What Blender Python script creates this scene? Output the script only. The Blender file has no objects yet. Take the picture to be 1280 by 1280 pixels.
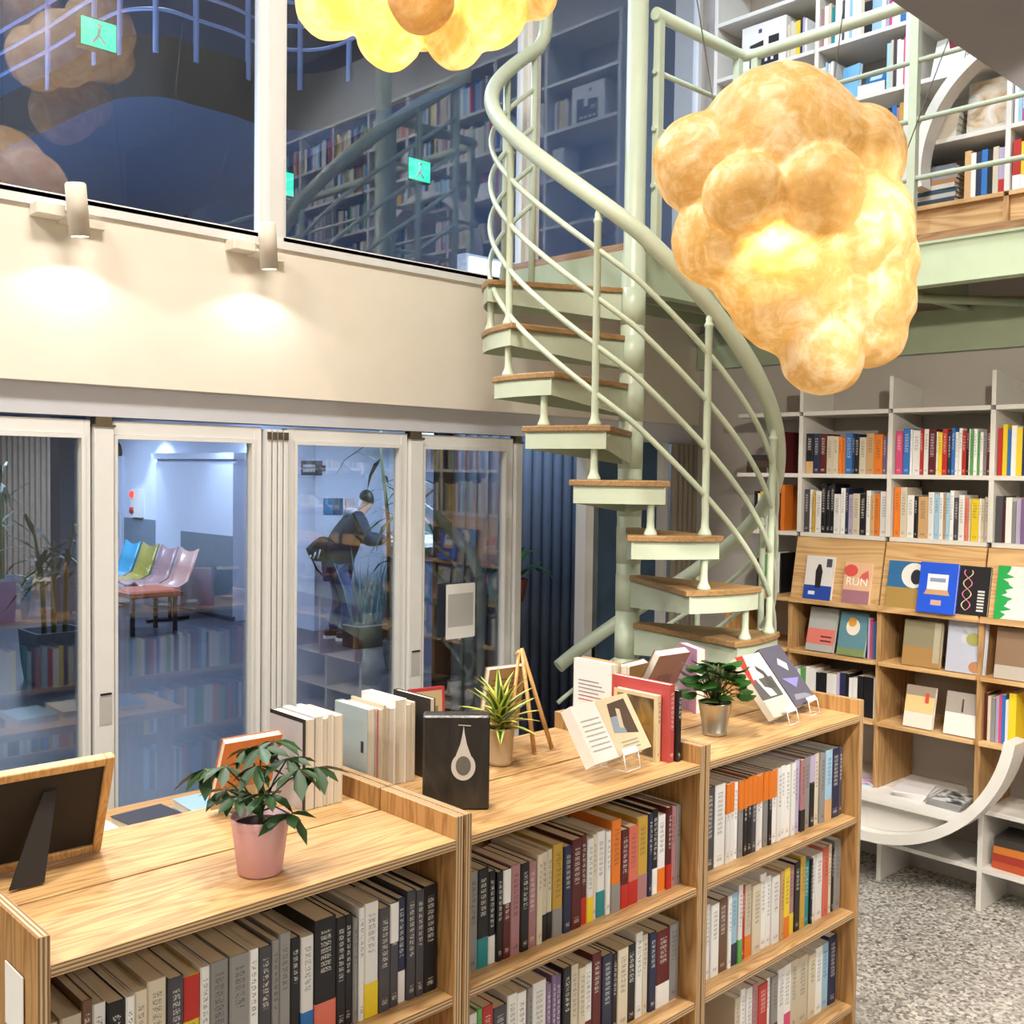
import bpy, bmesh, math, random
from mathutils import Vector, Matrix, Euler, noise
random.seed(7)
R = math.radians
S = bpy.context.scene
COL = S.collection
EYE = 1.89
# ------------------------------------------------------------------ camera
YAW, PITCH, ROLL = R(46.2), R(-2.2), R(.78)
cam_d = bpy.data.cameras.new('camera'); cam_d.sensor_width = 36; cam_d.lens = 36*1.02
cam_d.clip_start = .05; cam_d.clip_end = 100
cam = bpy.data.objects.new('camera', cam_d); COL.objects.link(cam)
cam.location = (0, 0, EYE); cam.rotation_euler = (Matrix.Rotation(YAW-R(90), 3, 'Z') @ Matrix.Rotation(R(90)+PITCH, 3, 'X') @ Matrix.Rotation(ROLL, 3, 'Z')).to_euler()
S.camera = cam
CF = Vector((math.cos(YAW)*math.cos(PITCH), math.sin(YAW)*math.cos(PITCH), math.sin(PITCH)))
CR = Vector((math.sin(YAW), -math.cos(YAW), 0)); CU = CR.cross(CF)
CR, CU = CR*math.cos(ROLL)+CU*math.sin(ROLL), CU*math.cos(ROLL)-CR*math.sin(ROLL); FPX = 1280*1.02
def ray(px, py): return CF + CR*((px-640)/FPX) + CU*((640-py)/FPX)
def P(px, py, ax, v):                      # photo pixel -> point of the plane ax = v of the room
    d = ray(px, py); i = 'xyz'.index(ax)
    return Vector((0, 0, EYE)) + d*((v-(0, 0, EYE)[i])/d[i])
def PD(px, py, depth): return Vector((0, 0, EYE)) + ray(px, py)*depth
def XF(px, yy): return P(px, 600, 'y', yy).x   # x of a vertical edge on a plane parallel to the facade
# ------------------------------------------------------------------ view, world, large lights
vs = S.view_settings
vs.view_transform = 'Standard'; vs.look = 'None'; vs.gamma = 1; vs.use_curve_mapping = False
vs.exposure = 0.38
W = bpy.data.worlds.new('world'); S.world = W; W.use_nodes = True
W.node_tree.nodes['Background'].inputs[0].default_value = (.8, .86, 1, 1)
W.node_tree.nodes['Background'].inputs[1].default_value = .05
def light(name, kind, loc, energy, color=(1, 1, 1), target=None, **kw):
    l = bpy.data.lights.new(name, kind); l.energy = energy; l.color = color
    for k, v in kw.items(): setattr(l, k, v)
    o = bpy.data.objects.new(name, l); COL.objects.link(o); o.location = loc
    if target is not None: o.rotation_euler = (Vector(target)-Vector(loc)).to_track_quat('-Z', 'Y').to_euler()
    return o
WARM, NEUT, COOL = (1, .91, .78), (1, .96, .92), (.58, .74, 1)
SHOP_LIGHTS = [  # loc, target, watts, spot angle, blend, colour, radius
    ((.3, 3.4, 3.5), (1.0, 1.85, 1.1), 100, 66, .5, NEUT, .025),
    ((1.5, 3.4, 4.2), (2.2, 1.8, 1.1), 130, 62, .5, NEUT, .025),
    ((2.1, .6, 2.72), (4.75, 1.95, 1.45), 120, 88, .6, WARM, .03),
    ((3.3, .1, 2.7), (4.6, 1.0, .9), 55, 80, .5, WARM, .03),
    ((2.6, .5, 2.72), (3.4, 1.4, .3), 105, 85, .5, NEUT, .03),
    ((2.3, -1.2, 2.7), (2.4, 1.6, .8), 60, 80, .6, WARM, .04),
    ((.2, -1.6, 2.7), (1.0, 1.6, .8), 26, 80, .6, WARM, .04),
    ((3.2, 2.0, 5.1), (4.7, 2.2, 3.7), 105, 95, .6, (.74, .87, 1), .05),
    ((3.2, .2, 5.1), (4.7, .4, 3.7), 120, 95, .6, (.86, .93, 1), .05),
]
for i, (lo, ta, en, an, bl, co, ra) in enumerate(SHOP_LIGHTS):
    light('shop_spot', 'SPOT', lo, en, co, ta, spot_size=R(an), spot_blend=bl, shadow_soft_size=ra)
for lo, en in (((1.2, 1.4, 5.22), 115), ((-1.5, 1.4, 5.22), 125), ((1.5, -2, 2.7), 40), ((-1.6, .4, 2.7), 30)):
    light('added_ambient_fill', 'AREA', lo, en, (1, .93, .83), (lo[0], lo[1], 0), shape='RECTANGLE', size=1.2, size_y=.6)  # unseen area lights added as ambient fill for the room
for lo, en in (((1.0, 9, 2.64), 30), ((5.2, 11.5, 2.64), 60), ((5.2, 14.6, 2.64), 70), ((3.6, 14.4, 2.64), 90), ((5.8, 8.0, 2.64), 30), ((7.4, 8.3, 2.64), 90)):  # last one added over the counter to brighten that corner
    light('hall_area_light', 'AREA', lo, en, COOL, (lo[0], lo[1], 0), shape='RECTANGLE', size=1.2, size_y=.6)
light('hall_wall_spot', 'SPOT', (6.2, 14.2, 2.6), 90, COOL, (6.75, 14.2, 1.2), spot_size=R(75), spot_blend=.4, shadow_soft_size=.03)
light('hall_wall_spot', 'SPOT', (6.2, 11.6, 2.6), 60, COOL, (6.75, 11.6, 1.2), spot_size=R(90), spot_blend=.5, shadow_soft_size=.03)
light('screen_fill_light', 'AREA', (4.0, 3.98, 2.6), 6, COOL, (4.0, 3.98, 0), shape='RECTANGLE', size=.9, size_y=.1)  # unseen light added to brighten the corrugated screen
for lo in ((3, 7.0, 7.2), (0, 6.5, 3.85)):
    light('upper_hall_light', 'AREA', lo, 260, (.72, .83, 1), (lo[0], lo[1], 0), shape='RECTANGLE', size=1.2, size_y=.6)

# ------------------------------------------------------------------ tagging and mesh helpers
def tag(o, label=None, cat=None, group=None, kind=None):
    if label: o['label'] = label
    if cat: o['category'] = cat
    if group: o['group'] = group
    if kind: o['kind'] = kind
    return o
def thing(name, label, cat, loc=(0, 0, 0), rot=(0, 0, 0), group=None):
    o = bpy.data.objects.new(name, None); COL.objects.link(o); o.empty_display_size = .05
    o.location = loc; o.rotation_euler = rot
    return tag(o, label, cat, group)
def link(name, me, parent=None):
    o = bpy.data.objects.new(name, me); COL.objects.link(o)
    if parent is not None: o.parent = parent
    return o
class MB:
    def __init__(s): s.v = []; s.f = []; s.m = []; s.sm = []
    def add(s, vs_, fs, m=0, smooth=False):
        b = len(s.v); s.v += [tuple(v) for v in vs_]
        for i, f in enumerate(fs):
            s.f.append([b+k for k in f]); s.m.append(m[i] if isinstance(m, (list, tuple)) else m); s.sm.append(smooth)
        return s
    def box(s, x0, x1, y0, y1, z0, z1, m=0, M=None):
        # m may be a dict of face -> slot: keys x- x+ y- y+ z- z+
        vv = [Vector((x, y, z)) for z in (z0, z1) for y in (y0, y1) for x in (x0, x1)]
        if M: vv = [M @ v for v in vv]
        ff = [(0, 2, 3, 1), (4, 5, 7, 6), (0, 1, 5, 4), (2, 6, 7, 3), (0, 4, 6, 2), (1, 3, 7, 5)]
        if isinstance(m, dict): m = [m.get(k, m.get('', 0)) for k in ('z-', 'z+', 'y-', 'y+', 'x-', 'x+')]
        return s.add(vv, ff, m)
    def prism(s, poly, z0, z1, m=0, M=None, smooth=False):
        n = len(poly)
        vv = [Vector((x, y, z0)) for x, y in poly] + [Vector((x, y, z1)) for x, y in poly]
        if M: vv = [M @ v for v in vv]
        s.add(vv, [list(range(n-1, -1, -1)), list(range(n, 2*n))], m)
        b = len(s.v)-2*n
        for i in range(n):
            j = (i+1) % n
            s.f.append([b+i, b+j, b+n+j, b+n+i]); s.m.append(m if not isinstance(m, list) else m[0]); s.sm.append(smooth)
        return s
    def tube(s, path, r, n=10, m=0, close=False, caps=True):
        path = [Vector(p) for p in path]; k = len(path); vv = []; up = None
        for i, p in enumerate(path):
            a = path[i-1] if i else (path[-1] if close else p); b = path[(i+1) % k] if (i < k-1 or close) else p
            t = (b-a).normalized()
            if up is None: up = Vector((0, 0, 1)) if abs(t.z) < .9 else Vector((1, 0, 0))
            u = (up-t*up.dot(t)).normalized(); w = t.cross(u); up = u
            rr = r[i] if isinstance(r, (list, tuple)) else r
            for j in range(n):
                an = 2*math.pi*j/n; vv.append(p+u*(rr*math.cos(an))+w*(rr*math.sin(an)))
        ff = []
        for i in range(k if close else k-1):
            for j in range(n):
                a, b = i*n, ((i+1) % k)*n
                ff.append([a+j, a+(j+1) % n, b+(j+1) % n, b+j])
        s.add(vv, ff, m, True)
        if caps and not close:
            b = len(s.v)-k*n
            s.f += [[b+j for j in range(n-1, -1, -1)], [b+(k-1)*n+j for j in range(n)]]; s.m += [m, m]; s.sm += [False, False]
        return s
    def lathe(s, prof, n=28, m=0, c=(0, 0, 0), M=None, smooth=True):
        vv = []
        for r, z in prof:
            for j in range(n):
                a = 2*math.pi*j/n; v = Vector((c[0]+r*math.cos(a), c[1]+r*math.sin(a), c[2]+z)); vv.append(M @ v if M else v)
        ff = [[i*n+j, i*n+(j+1) % n, (i+1)*n+(j+1) % n, (i+1)*n+j] for i in range(len(prof)-1) for j in range(n)]
        s.add(vv, ff, m, smooth)
        b = len(s.v)-len(prof)*n
        if prof[0][0] > 1e-4: s.f.append([b+j for j in range(n-1, -1, -1)]); s.m.append(m); s.sm.append(False)
        if prof[-1][0] > 1e-4: s.f.append([b+(len(prof)-1)*n+j for j in range(n)]); s.m.append(m); s.sm.append(False)
        return s
    def poly(s, pts, m=0): return s.add(pts, [list(range(len(pts)))], m)
    def mesh(s, name, mats, bevel=0):
        me = bpy.data.meshes.new(name); me.from_pydata(s.v, [], s.f); me.update()
        for mm in (mats if isinstance(mats, (list, tuple)) else [mats]): me.materials.append(mm)
        me.polygons.foreach_set('material_index', s.m); me.polygons.foreach_set('use_smooth', s.sm)
        if bevel:
            bm = bmesh.new(); bm.from_mesh(me)
            es = [e for e in bm.edges if len(e.link_faces) == 2 and e.calc_face_angle(0) > .6]
            bmesh.ops.bevel(bm, geom=es, offset=bevel, segments=1, affect='EDGES', clamp_overlap=True)
            bm.to_mesh(me); bm.free()
        return me
    def build(s, name, mats, parent=None, bevel=0): return link(name, s.mesh(name, mats, bevel), parent)
def boxo(name, b, mats, parent=None, bevel=0, M=None): return MB().box(*b, M=M).build(name, mats, parent, bevel)
def struct(name, mb, mats, label=None, bevel=0):
    return tag(mb.build(name, mats, None, bevel), label, None, None, 'structure')

# ------------------------------------------------------------------ materials
class NT:
    def __init__(s, name):
        s.mat = bpy.data.materials.new(name); s.mat.use_nodes = True
        s.nt = s.mat.node_tree; s.nt.nodes.clear(); s.out = s.n('ShaderNodeOutputMaterial')
    def n(s, t, **kw):
        nd = s.nt.nodes.new(t)
        for k, v in kw.items():
            if k.startswith('i_'):
                nd.inputs[k[2:].replace('_', ' ')].default_value = v
            else: setattr(nd, k, v)
        return nd
    def l(s, a, b): s.nt.links.new(a, b)
    def val(s, x, sock):
        if hasattr(x, 'is_output') or isinstance(x, bpy.types.NodeSocket): s.l(x, sock)
        else: sock.default_value = x
    def math(s, op, a, b=0., c=0., clamp=False):
        m = s.n('ShaderNodeMath', operation=op); m.use_clamp = clamp
        for i, x in enumerate((a, b, c)): s.val(x, m.inputs[i])
        return m.outputs[0]
    def mix(s, f, a, b):
        m = s.n('ShaderNodeMix', data_type='RGBA'); s.val(f, m.inputs[0])
        for x, i in ((a, 6), (b, 7)):
            if isinstance(x, tuple): m.inputs[i].default_value = x if len(x) == 4 else (*x, 1)
            else: s.l(x, m.inputs[i])
        return m.outputs[2]
    def ramp(s, f, stops):
        r = s.n('ShaderNodeValToRGB'); s.l(f, r.inputs[0])
        while len(r.color_ramp.elements) < len(stops): r.color_ramp.elements.new(.5)
        for e, (p, c) in zip(r.color_ramp.elements, stops): e.position = p; e.color = (*c, 1)
        return r.outputs[0]
    def coord(s, k='Object', scale=(1, 1, 1), rnd=False):
        t = s.n('ShaderNodeTexCoord').outputs[k]
        mp = s.n('ShaderNodeMapping'); mp.inputs['Scale'].default_value = scale; s.l(t, mp.inputs[0])
        if rnd:
            oi = s.n('ShaderNodeObjectInfo'); v = s.n('ShaderNodeVectorMath', operation='SCALE'); v.inputs[0].default_value = (7.3, 3.1, 5.7)
            s.l(oi.outputs['Random'], v.inputs['Scale']); s.l(v.outputs[0], mp.inputs['Location'])
        return mp.outputs[0]
    def noise(s, vec, scale, detail=3, rough=.55, dist=0):
        n = s.n('ShaderNodeTexNoise', i_Scale=scale, i_Detail=detail, i_Roughness=rough, i_Distortion=dist); s.l(vec, n.inputs['Vector']); return n.outputs[0]
    def bsdf(s, col, rough=.5, metal=0, bump=None, bs=.2, bd=.002, **kw):
        b = s.n('ShaderNodeBsdfPrincipled')
        if isinstance(col, tuple): b.inputs['Base Color'].default_value = (*col[:3], 1)
        else: s.l(col, b.inputs['Base Color'])
        s.val(rough, b.inputs['Roughness']); b.inputs['Metallic'].default_value = metal
        for k, v in kw.items(): b.inputs[k.replace('_', ' ')].default_value = v
        if bump is not None:
            bp = s.n('ShaderNodeBump', i_Strength=bs, i_Distance=bd); s.l(bump, bp.inputs['Height']); s.l(bp.outputs[0], b.inputs['Normal'])
        s.l(b.outputs[0], s.out.inputs[0]); return s.mat
def lin(h):   # sRGB hex -> linear
    h = h.lstrip('#'); c = [int(h[i:i+2], 16)/255 for i in (0, 2, 4)]
    return tuple(x/12.92 if x <= .04045 else ((x+.055)/1.055)**2.4 for x in c)
def plain(name, col, rough=.5, metal=0, var=.05, **kw):
    t = NT(name); c = lin(col) if isinstance(col, str) else col
    n = t.noise(t.coord(rnd=True), 9, 4)
    k = t.ramp(n, [(.3, tuple(x*(1-var) for x in c)), (.7, tuple(min(1, x*(1+var)) for x in c))])
    return t.bsdf(k, rough, metal, **kw)
def wood(name, c1, c2, axis, rough=.45, freq=9, tint=.12):
    t = NT(name); st = [freq*1.9]*3; st['xyz'.index(axis)] = freq*.16
    v = t.coord(scale=tuple(st), rnd=True)
    n1 = t.noise(v, 1.0, 2, .5, .4)
    rings = t.math('FRACT', t.math('MULTIPLY', n1, 11.0))
    tri = t.math('ABSOLUTE', t.math('SUBTRACT', rings, .5))
    st2 = [260]*3; st2['xyz'.index(axis)] = 6
    fine = t.noise(t.coord(scale=tuple(st2), rnd=True), 1, 2)
    f = t.math('ADD', t.math('MULTIPLY', t.math('POWER', t.math('MULTIPLY', tri, 2.0), 1.6), .75), t.math('MULTIPLY', fine, .35), clamp=True)
    c = t.mix(f, lin(c1), lin(c2))
    oi = t.n('ShaderNodeObjectInfo'); hv = t.n('ShaderNodeHueSaturation')
    t.l(c, hv.inputs['Color']); t.l(t.math('ADD', t.math('MULTIPLY', oi.outputs['Random'], tint), 1-tint/2), hv.inputs['Value'])
    return t.bsdf(hv.outputs[0], rough, 0, fine, .12, .0006)
def plywood(name, axis='z', step=.0035):
    t = NT(name); sp = t.n('ShaderNodeSeparateXYZ'); t.l(t.coord(), sp.inputs[0])
    z = sp.outputs['XYZ'.index(axis.upper())]
    n = t.noise(t.coord(scale=(30, 30, 30)), 1, 2)
    f = t.math('FRACT', t.math('ADD', t.math('DIVIDE', z, step*2), t.math('MULTIPLY', n, .15)))
    return t.bsdf(t.ramp(f, [(.40, lin('#C9AF88')), (.46, lin('#7E5C3C')), (.90, lin('#8A6744')), (.97, lin('#C9AF88'))]), .6)
M = {}
M['wall'] = plain('wall_paint', '#EAE2D4', .75, var=.015)
M['wall_shop'] = plain('wall_paint_right', '#B9B4AE', .8, var=.02)
M['white'] = plain('white_lacquer', '#DCD9D2', .45, var=.02)
M['frame'] = plain('door_frame_white', '#E4E4E2', .4, var=.02)
M['fascia'] = plain('fascia_grey', '#CCCED6', .6, var=.02)
M['green'] = plain('pale_green_paint', '#C3CFB8', .35, var=.03)
M['greend'] = plain('green_steel', '#A9B79B', .5, var=.04)
M['soffit'] = plain('grey_soffit', '#86868C', .8, var=.02)
M['ceil'] = plain('ceiling_paint', '#D8D5D0', .8, var=.01)
M['oakx'] = wood('oak_top', '#D4AC76', '#A2784A', 'x')
M['oaky'] = wood('oak_side', '#BC925C', '#906638', 'z', freq=8)
M['pine'] = wood('pine_panel', '#DDB884', '#B88C56', 'y', freq=5)
M['pinez'] = wood('pine_upright', '#C49C68', '#9C7446', 'z', freq=6)
M['tread'] = wood('tread_wood', '#B08A5C', '#8A6A42', 'x', freq=8)
M['floorwood'] = wood('walkway_wood', '#A5805A', '#7C5C3C', 'y', freq=7)
M['beech'] = wood('beech', '#D8AE72', '#B98850', 'z', freq=12)
M['ply'] = plywood('plywood_edge', 'z')
M['plyx'] = plywood('plywood_edge_upright', 'x')
M['black'] = plain('black_card', '#1C1511', .7)
M['blackm'] = plain('black_metal', '#15161A', .4)
M['greym'] = plain('grey_metal', '#8A8A8A', .35, .8)
M['bronze'] = plain('bronze_hardware', '#6E6450', .4, .6)
M['zinc'] = plain('zinc', '#B9B4A6', .32, .9, var=.12)
M['pinkpot'] = plain('pink_pot_plastic', '#DDAEB4', .5)
M['tanpot'] = plain('tan_pot', '#B79A72', .55)
M['soil'] = plain('soil', '#3A2418', .95, var=.4)
M['leaf'] = plain('dark_leaf', '#27451F', .5, var=.25)
M['leaf2'] = plain('bright_leaf', '#265216', .45, var=.25)
M['leafy'] = plain('yellow_leaf_edge', '#C9CB62', .45, var=.15)
M['stem'] = plain('stem', '#4E5A30', .6)
M['paper'] = plain('paper_white', '#E6E4E0', .7, var=.01)
M['print_grey'] = plain('print_grey', '#B8B8B4', .7)
M['hallwall'] = plain('hall_wall', '#C6CBDA', .7, var=.02)
M['hallgrey'] = plain('hall_grey_dado', '#6E7C88', .7)
M['hallblue'] = plain('hall_blue_panel', '#3F5A74', .6)
M['hallfloor'] = plain('hall_floor', '#43414A', .35, var=.12)
M['slatwood'] = plain('slat_wood', '#8C7A6A', .6, var=.12)
M['corr'] = plain('corrugated_blue_grey', '#6A7484', .7, var=.06)
M['darkblue'] = plain('dark_blue_wall', '#46566E', .8, var=.08)
M['darkgrey'] = plain('dark_fascia', '#4A4844', .8)
M['acrylic_edge'] = plain('acrylic_edge', '#E4E6E6', .25)
M['railblue'] = plain('blue_grey_rail', '#7F95C4', .4)
M['planter'] = plain('grey_planter', '#6A7480', .7)
M['curtain'] = plain('beige_curtain', '#A89F90', .9, var=.05)
M['navy'] = plain('navy_jacket', '#1C2238', .8)
M['jeans'] = plain('jeans', '#3C5480', .85, var=.12)
M['skin'] = plain('skin', '#C69A7E', .6)
M['hair'] = plain('hair', '#1A1512', .6)
M['shoe'] = plain('shoe_black', '#17181C', .6)
M['hood'] = plain('hood_grey', '#B9BAC2', .9)
M['bagm'] = plain('bag_black', '#191A16', .7)
M['logo'] = plain('logo_white', '#D8DAE0', .6)
M['red'] = plain('signal_red', '#C0241C', .4)
def emit(name, col, st):
    t = NT(name); e = t.n('ShaderNodeEmission'); e.inputs[0].default_value = (*(lin(col) if isinstance(col, str) else col), 1); e.inputs[1].default_value = st
    t.l(e.outputs[0], t.out.inputs[0]); return t.mat
M['lamp'] = emit('lamp_white', '#FFF6E8', 9)
M['bulb'] = emit('bulb_warm', '#FFD98A', 30)
M['exit'] = emit('exit_green', '#35E0B0', 1.6)
M['redled'] = emit('red_led', '#FF3A30', 3)
M['lightbox'] = emit('light_box', '#CFE4FF', 3)
def glass(name, ior, tint=(1, 1, 1), rough=0.0):
    t = NT(name); a = t.n('ShaderNodeBsdfTransparent'); a.inputs[0].default_value = (*tint, 1)
    g = t.n('ShaderNodeBsdfGlossy'); g.inputs['Roughness'].default_value = rough
    ge = t.n('ShaderNodeNewGeometry'); dp = t.n('ShaderNodeVectorMath', operation='DOT_PRODUCT'); t.l(ge.outputs['Normal'], dp.inputs[0]); t.l(ge.outputs['Incoming'], dp.inputs[1])
    fr = t.math('ADD', ior, t.math('MULTIPLY', 1-ior, t.math('POWER', t.math('SUBTRACT', 1.0, t.math('ABSOLUTE', dp.outputs['Value'])), 5.0)), clamp=True)
    mx = t.n('ShaderNodeMixShader'); t.l(fr, mx.inputs[0]); t.l(a.outputs[0], mx.inputs[1]); t.l(g.outputs[0], mx.inputs[2])
    t.l(mx.outputs[0], t.out.inputs[0]); return t.mat
M['glass'] = glass('window_glass', .115, (.93, .96, .98))
M['acrylic'] = glass('clear_acrylic', .05, (.95, .96, .96))
def terrazzo():
    t = NT('terrazzo'); c = t.coord(scale=(1, 1, 1))
    v = t.n('ShaderNodeTexVoronoi', i_Scale=88.0); t.l(c, v.inputs['Vector'])
    sp = t.n('ShaderNodeSeparateColor'); t.l(v.outputs['Color'], sp.inputs[0])
    chip = t.ramp(sp.outputs[0], [(.0, lin('#5E5A54')), (.2, lin('#8C8780')), (.55, lin('#B4AFA7')), (.88, lin('#DAD6CE'))])
    v2 = t.n('ShaderNodeTexVoronoi', i_Scale=34.0); t.l(c, v2.inputs['Vector']); s2 = t.n('ShaderNodeSeparateColor'); t.l(v2.outputs['Color'], s2.inputs[0])
    big = t.math('MULTIPLY', t.math('GREATER_THAN', s2.outputs[1], .8), t.math('LESS_THAN', v2.outputs['Distance'], .42))
    k = t.mix(t.math('MULTIPLY', t.noise(c, 3, 3), .45), chip, lin('#A9A59E'))
    k = t.mix(t.math('MULTIPLY', big, .75), k, t.ramp(s2.outputs[0], [(.4, lin('#55524E')), (.5, lin('#E2DED6'))]))
    return t.bsdf(k, .42)
M['terrazzo'] = terrazzo()
def shade_mat():
    t = NT('lamp_shade_fibre'); c = t.coord(rnd=True)
    n = t.noise(c, 7.5, 6, .62, 1.2); n2 = t.noise(c, 24, 4, .6, .8)
    f = t.math('ADD', t.math('MULTIPLY', n, .7), t.math('MULTIPLY', n2, .35))
    k = t.ramp(f, [(.34, lin('#C6A262')), (.5, lin('#DCBE86')), (.62, lin('#ECDCBC')), (.74, lin('#F4EAD8'))])
    d = t.n('ShaderNodeBsdfPrincipled'); t.l(k, d.inputs['Base Color']); d.inputs['Roughness'].default_value = .4
    tr = t.n('ShaderNodeBsdfTranslucent'); t.l(k, tr.inputs[0])
    bp = t.n('ShaderNodeBump', i_Strength=.5, i_Distance=.006); t.l(n2, bp.inputs['Height']); t.l(bp.outputs[0], d.inputs['Normal'])
    mx = t.n('ShaderNodeMixShader', i_Fac=.55); t.l(d.outputs[0], mx.inputs[1]); t.l(tr.outputs[0], mx.inputs[2])
    t.l(mx.outputs[0], t.out.inputs[0]); return t.mat
M['shade'] = shade_mat()
def cover_mat():   # colour from the object; small printed marks run down the spine (local y = 0)
    t = NT('book_cover'); oi = t.n('ShaderNodeObjectInfo'); tc = t.n('ShaderNodeTexCoord')
    so = t.n('ShaderNodeSeparateXYZ'); t.l(tc.outputs['Object'], so.inputs[0])
    sg = t.n('ShaderNodeSeparateXYZ'); t.l(tc.outputs['Generated'], sg.inputs[0])
    rnd = oi.outputs['Random']
    spine = t.math('LESS_THAN', so.outputs[1], .0006)
    colx = t.math('LESS_THAN', t.math('ABSOLUTE', t.math('SUBTRACT', sg.outputs[0], .5)), .24)
    lo = t.math('ADD', .38, t.math('MULTIPLY', rnd, .22))
    rng = t.math('MULTIPLY', t.math('GREATER_THAN', sg.outputs[2], lo), t.math('LESS_THAN', sg.outputs[2], .9))
    r2 = t.math('MULTIPLY', t.math('GREATER_THAN', sg.outputs[2], .05), t.math('LESS_THAN', sg.outputs[2], .13))
    cell = t.math('FRACT', t.math('DIVIDE', so.outputs[2], .0125))
    gap = t.math('MULTIPLY', t.math('GREATER_THAN', cell, .14), t.math('LESS_THAN', cell, .86))
    cv = t.n('ShaderNodeCombineXYZ'); t.l(so.outputs[0], cv.inputs[0]); t.l(so.outputs[2], cv.inputs[1]); t.l(t.math('MULTIPLY', rnd, 9), cv.inputs[2])
    nz = t.noise(cv.outputs[0], 420, 1, .5)
    ink = t.math('GREATER_THAN', nz, .5)
    f = t.math('MULTIPLY', t.math('MULTIPLY', spine, colx), t.math('MULTIPLY', t.math('MULTIPLY', gap, ink), t.math('MAXIMUM', rng, r2)))
    f = t.math('MULTIPLY', f, .65)
    bw = t.n('ShaderNodeRGBToBW'); t.l(oi.outputs['Color'], bw.inputs[0])
    inkc = t.mix(t.math('GREATER_THAN', bw.outputs[0], .22), (.75, .73, .68), (.05, .045, .045))
    c = t.mix(f, oi.outputs['Color'], inkc)
    return t.bsdf(c, .42)
M['cover'] = cover_mat()
def flat_mat():
    t = NT('printed_colour'); oi = t.n('ShaderNodeObjectInfo'); n = t.noise(t.coord(), 40, 2)
    hv = t.n('ShaderNodeHueSaturation'); t.l(oi.outputs['Color'], hv.inputs['Color']); t.l(t.math('ADD', .94, t.math('MULTIPLY', n, .12)), hv.inputs['Value'])
    return t.bsdf(hv.outputs[0], .42)
M['flat'] = flat_mat()
def art_mat(name, cols, scale, seed):      # blotchy printed picture
    t = NT(name); n = t.noise(t.coord(scale=(1, 1, 1.2)), scale, 3, .5, .8)
    return t.bsdf(t.ramp(n, [(.28+.44*i/(len(cols)-1), lin(c)) for i, c in enumerate(cols)]), .4)
def attr_mat():
    t = NT('row_of_books'); a = t.n('ShaderNodeAttribute', attribute_name='col'); return t.bsdf(a.outputs['Color'], .45)
M['rowbooks'] = attr_mat()
def pages_mat():
    t = NT('page_block'); n = t.noise(t.coord(scale=(900, 4, 4)), 1, 2)
    return t.bsdf(t.mix(n, lin('#B9A37E'), lin('#E2D3B4')), .8)
M['pages'] = pages_mat()
def pagew():
    t = NT('white_page_block'); n = t.noise(t.coord(scale=(900, 4, 4)), 1, 2)
    return t.bsdf(t.mix(n, lin('#CFC7B6'), lin('#EDE8DC')), .8)
M['pagew'] = pagew()
# ================================================================== the room shell
XW = 4.9; YW = 3.58; YD = 3.66; ZC = 5.3; ZS = EYE+.85; ZB = EYE+.28; ZH = EYE+.173; ZM = EYE+.95
struct('floor', MB().box(-4, XW, -4, 3.74, -.05, 0), M['terrazzo'], 'grey speckled terrazzo floor')
struct('ceiling', MB().box(-4, XW, -4, 3.8, ZC, ZC+.1), M['ceil'])
struct('wall_right', MB().box(XW, XW+.1, -4, 3.8, 0, ZC), M['wall_shop'], 'warm grey plaster wall behind the tall shelves')
struct('wall_left', MB().box(-4.1, -4, -4, 3.8, 0, ZC), M['wall'])
struct('wall_back', MB().box(-4.1, XW+.1, -4.1, -4, 0, ZC), M['wall'])
struct('wall_facade', MB().box(-4, XW, YW, YD+.06, ZB, ZS), M['wall'], 'cream bulkhead wall between the upper windows and glass doors')
struct('trim_1', MB().box(-4, XW, YW+.045, YD+.06, ZH, ZB), M['fascia'], 'grey fascia above the folding glass doors')
struct('trim_2', MB().box(-4, XW, YW-.012, YW+.14, ZS, ZS+.03).box(-4, XW, YW+.03, YW+.1, ZS+.03, ZS+.055), M['frame'], 'white window sill on top of the bulkhead')
struct('trim_3', MB().tube([(XF(318, YW), YW+.06, ZB-.004), (XF(329, YW), YW+.06, ZB-.004)], .008), M['blackm'], 'small dark sensor under the bulkhead')
# slab over the camera
struct('ceiling_soffit', MB().box(-4, XW-.95, -4, .91, EYE+.85, EYE+1.1), M['soffit'], 'taupe underside of the upper floor slab')

# ------------------------------------------------------------------ upper windows
xm1, xm2 = P(338, 200, 'y', YW+.05).x, P(660, 200, 'y', YW+.05).x
def window(n, x0, x1, label):
    w = thing('window_%d' % n, label, None); w['kind'] = 'structure'
    boxo('pane', (x0, x1, YW+.047, YW+.053, ZS+.03, ZC), M['glass'], w)
    for a, b in ((x0, x0+.028), (x1-.028, x1)): boxo('frame_stile', (a, b, YW+.03, YW+.07, ZS+.03, ZC), M['frame'], w)
    boxo('frame_rail', (x0+.028, x1-.028, YW+.03, YW+.07, ZS+.03, ZS+.06), M['frame'], w)
window(1, -4, xm1-.03, 'large upper window left of the white mullion')
window(2, xm1+.03, xm2-.03, 'upper window between the two white mullions')
window(3, xm2+.03, XW, 'upper window behind the spiral stair landing')
for n, x in ((4, xm1), (5, xm2)):
    struct('trim_%d' % n, MB().box(x-.03, x+.03, YW, YW+.1, ZS+.03, ZC), M['frame'], 'tall white mullion')

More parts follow.
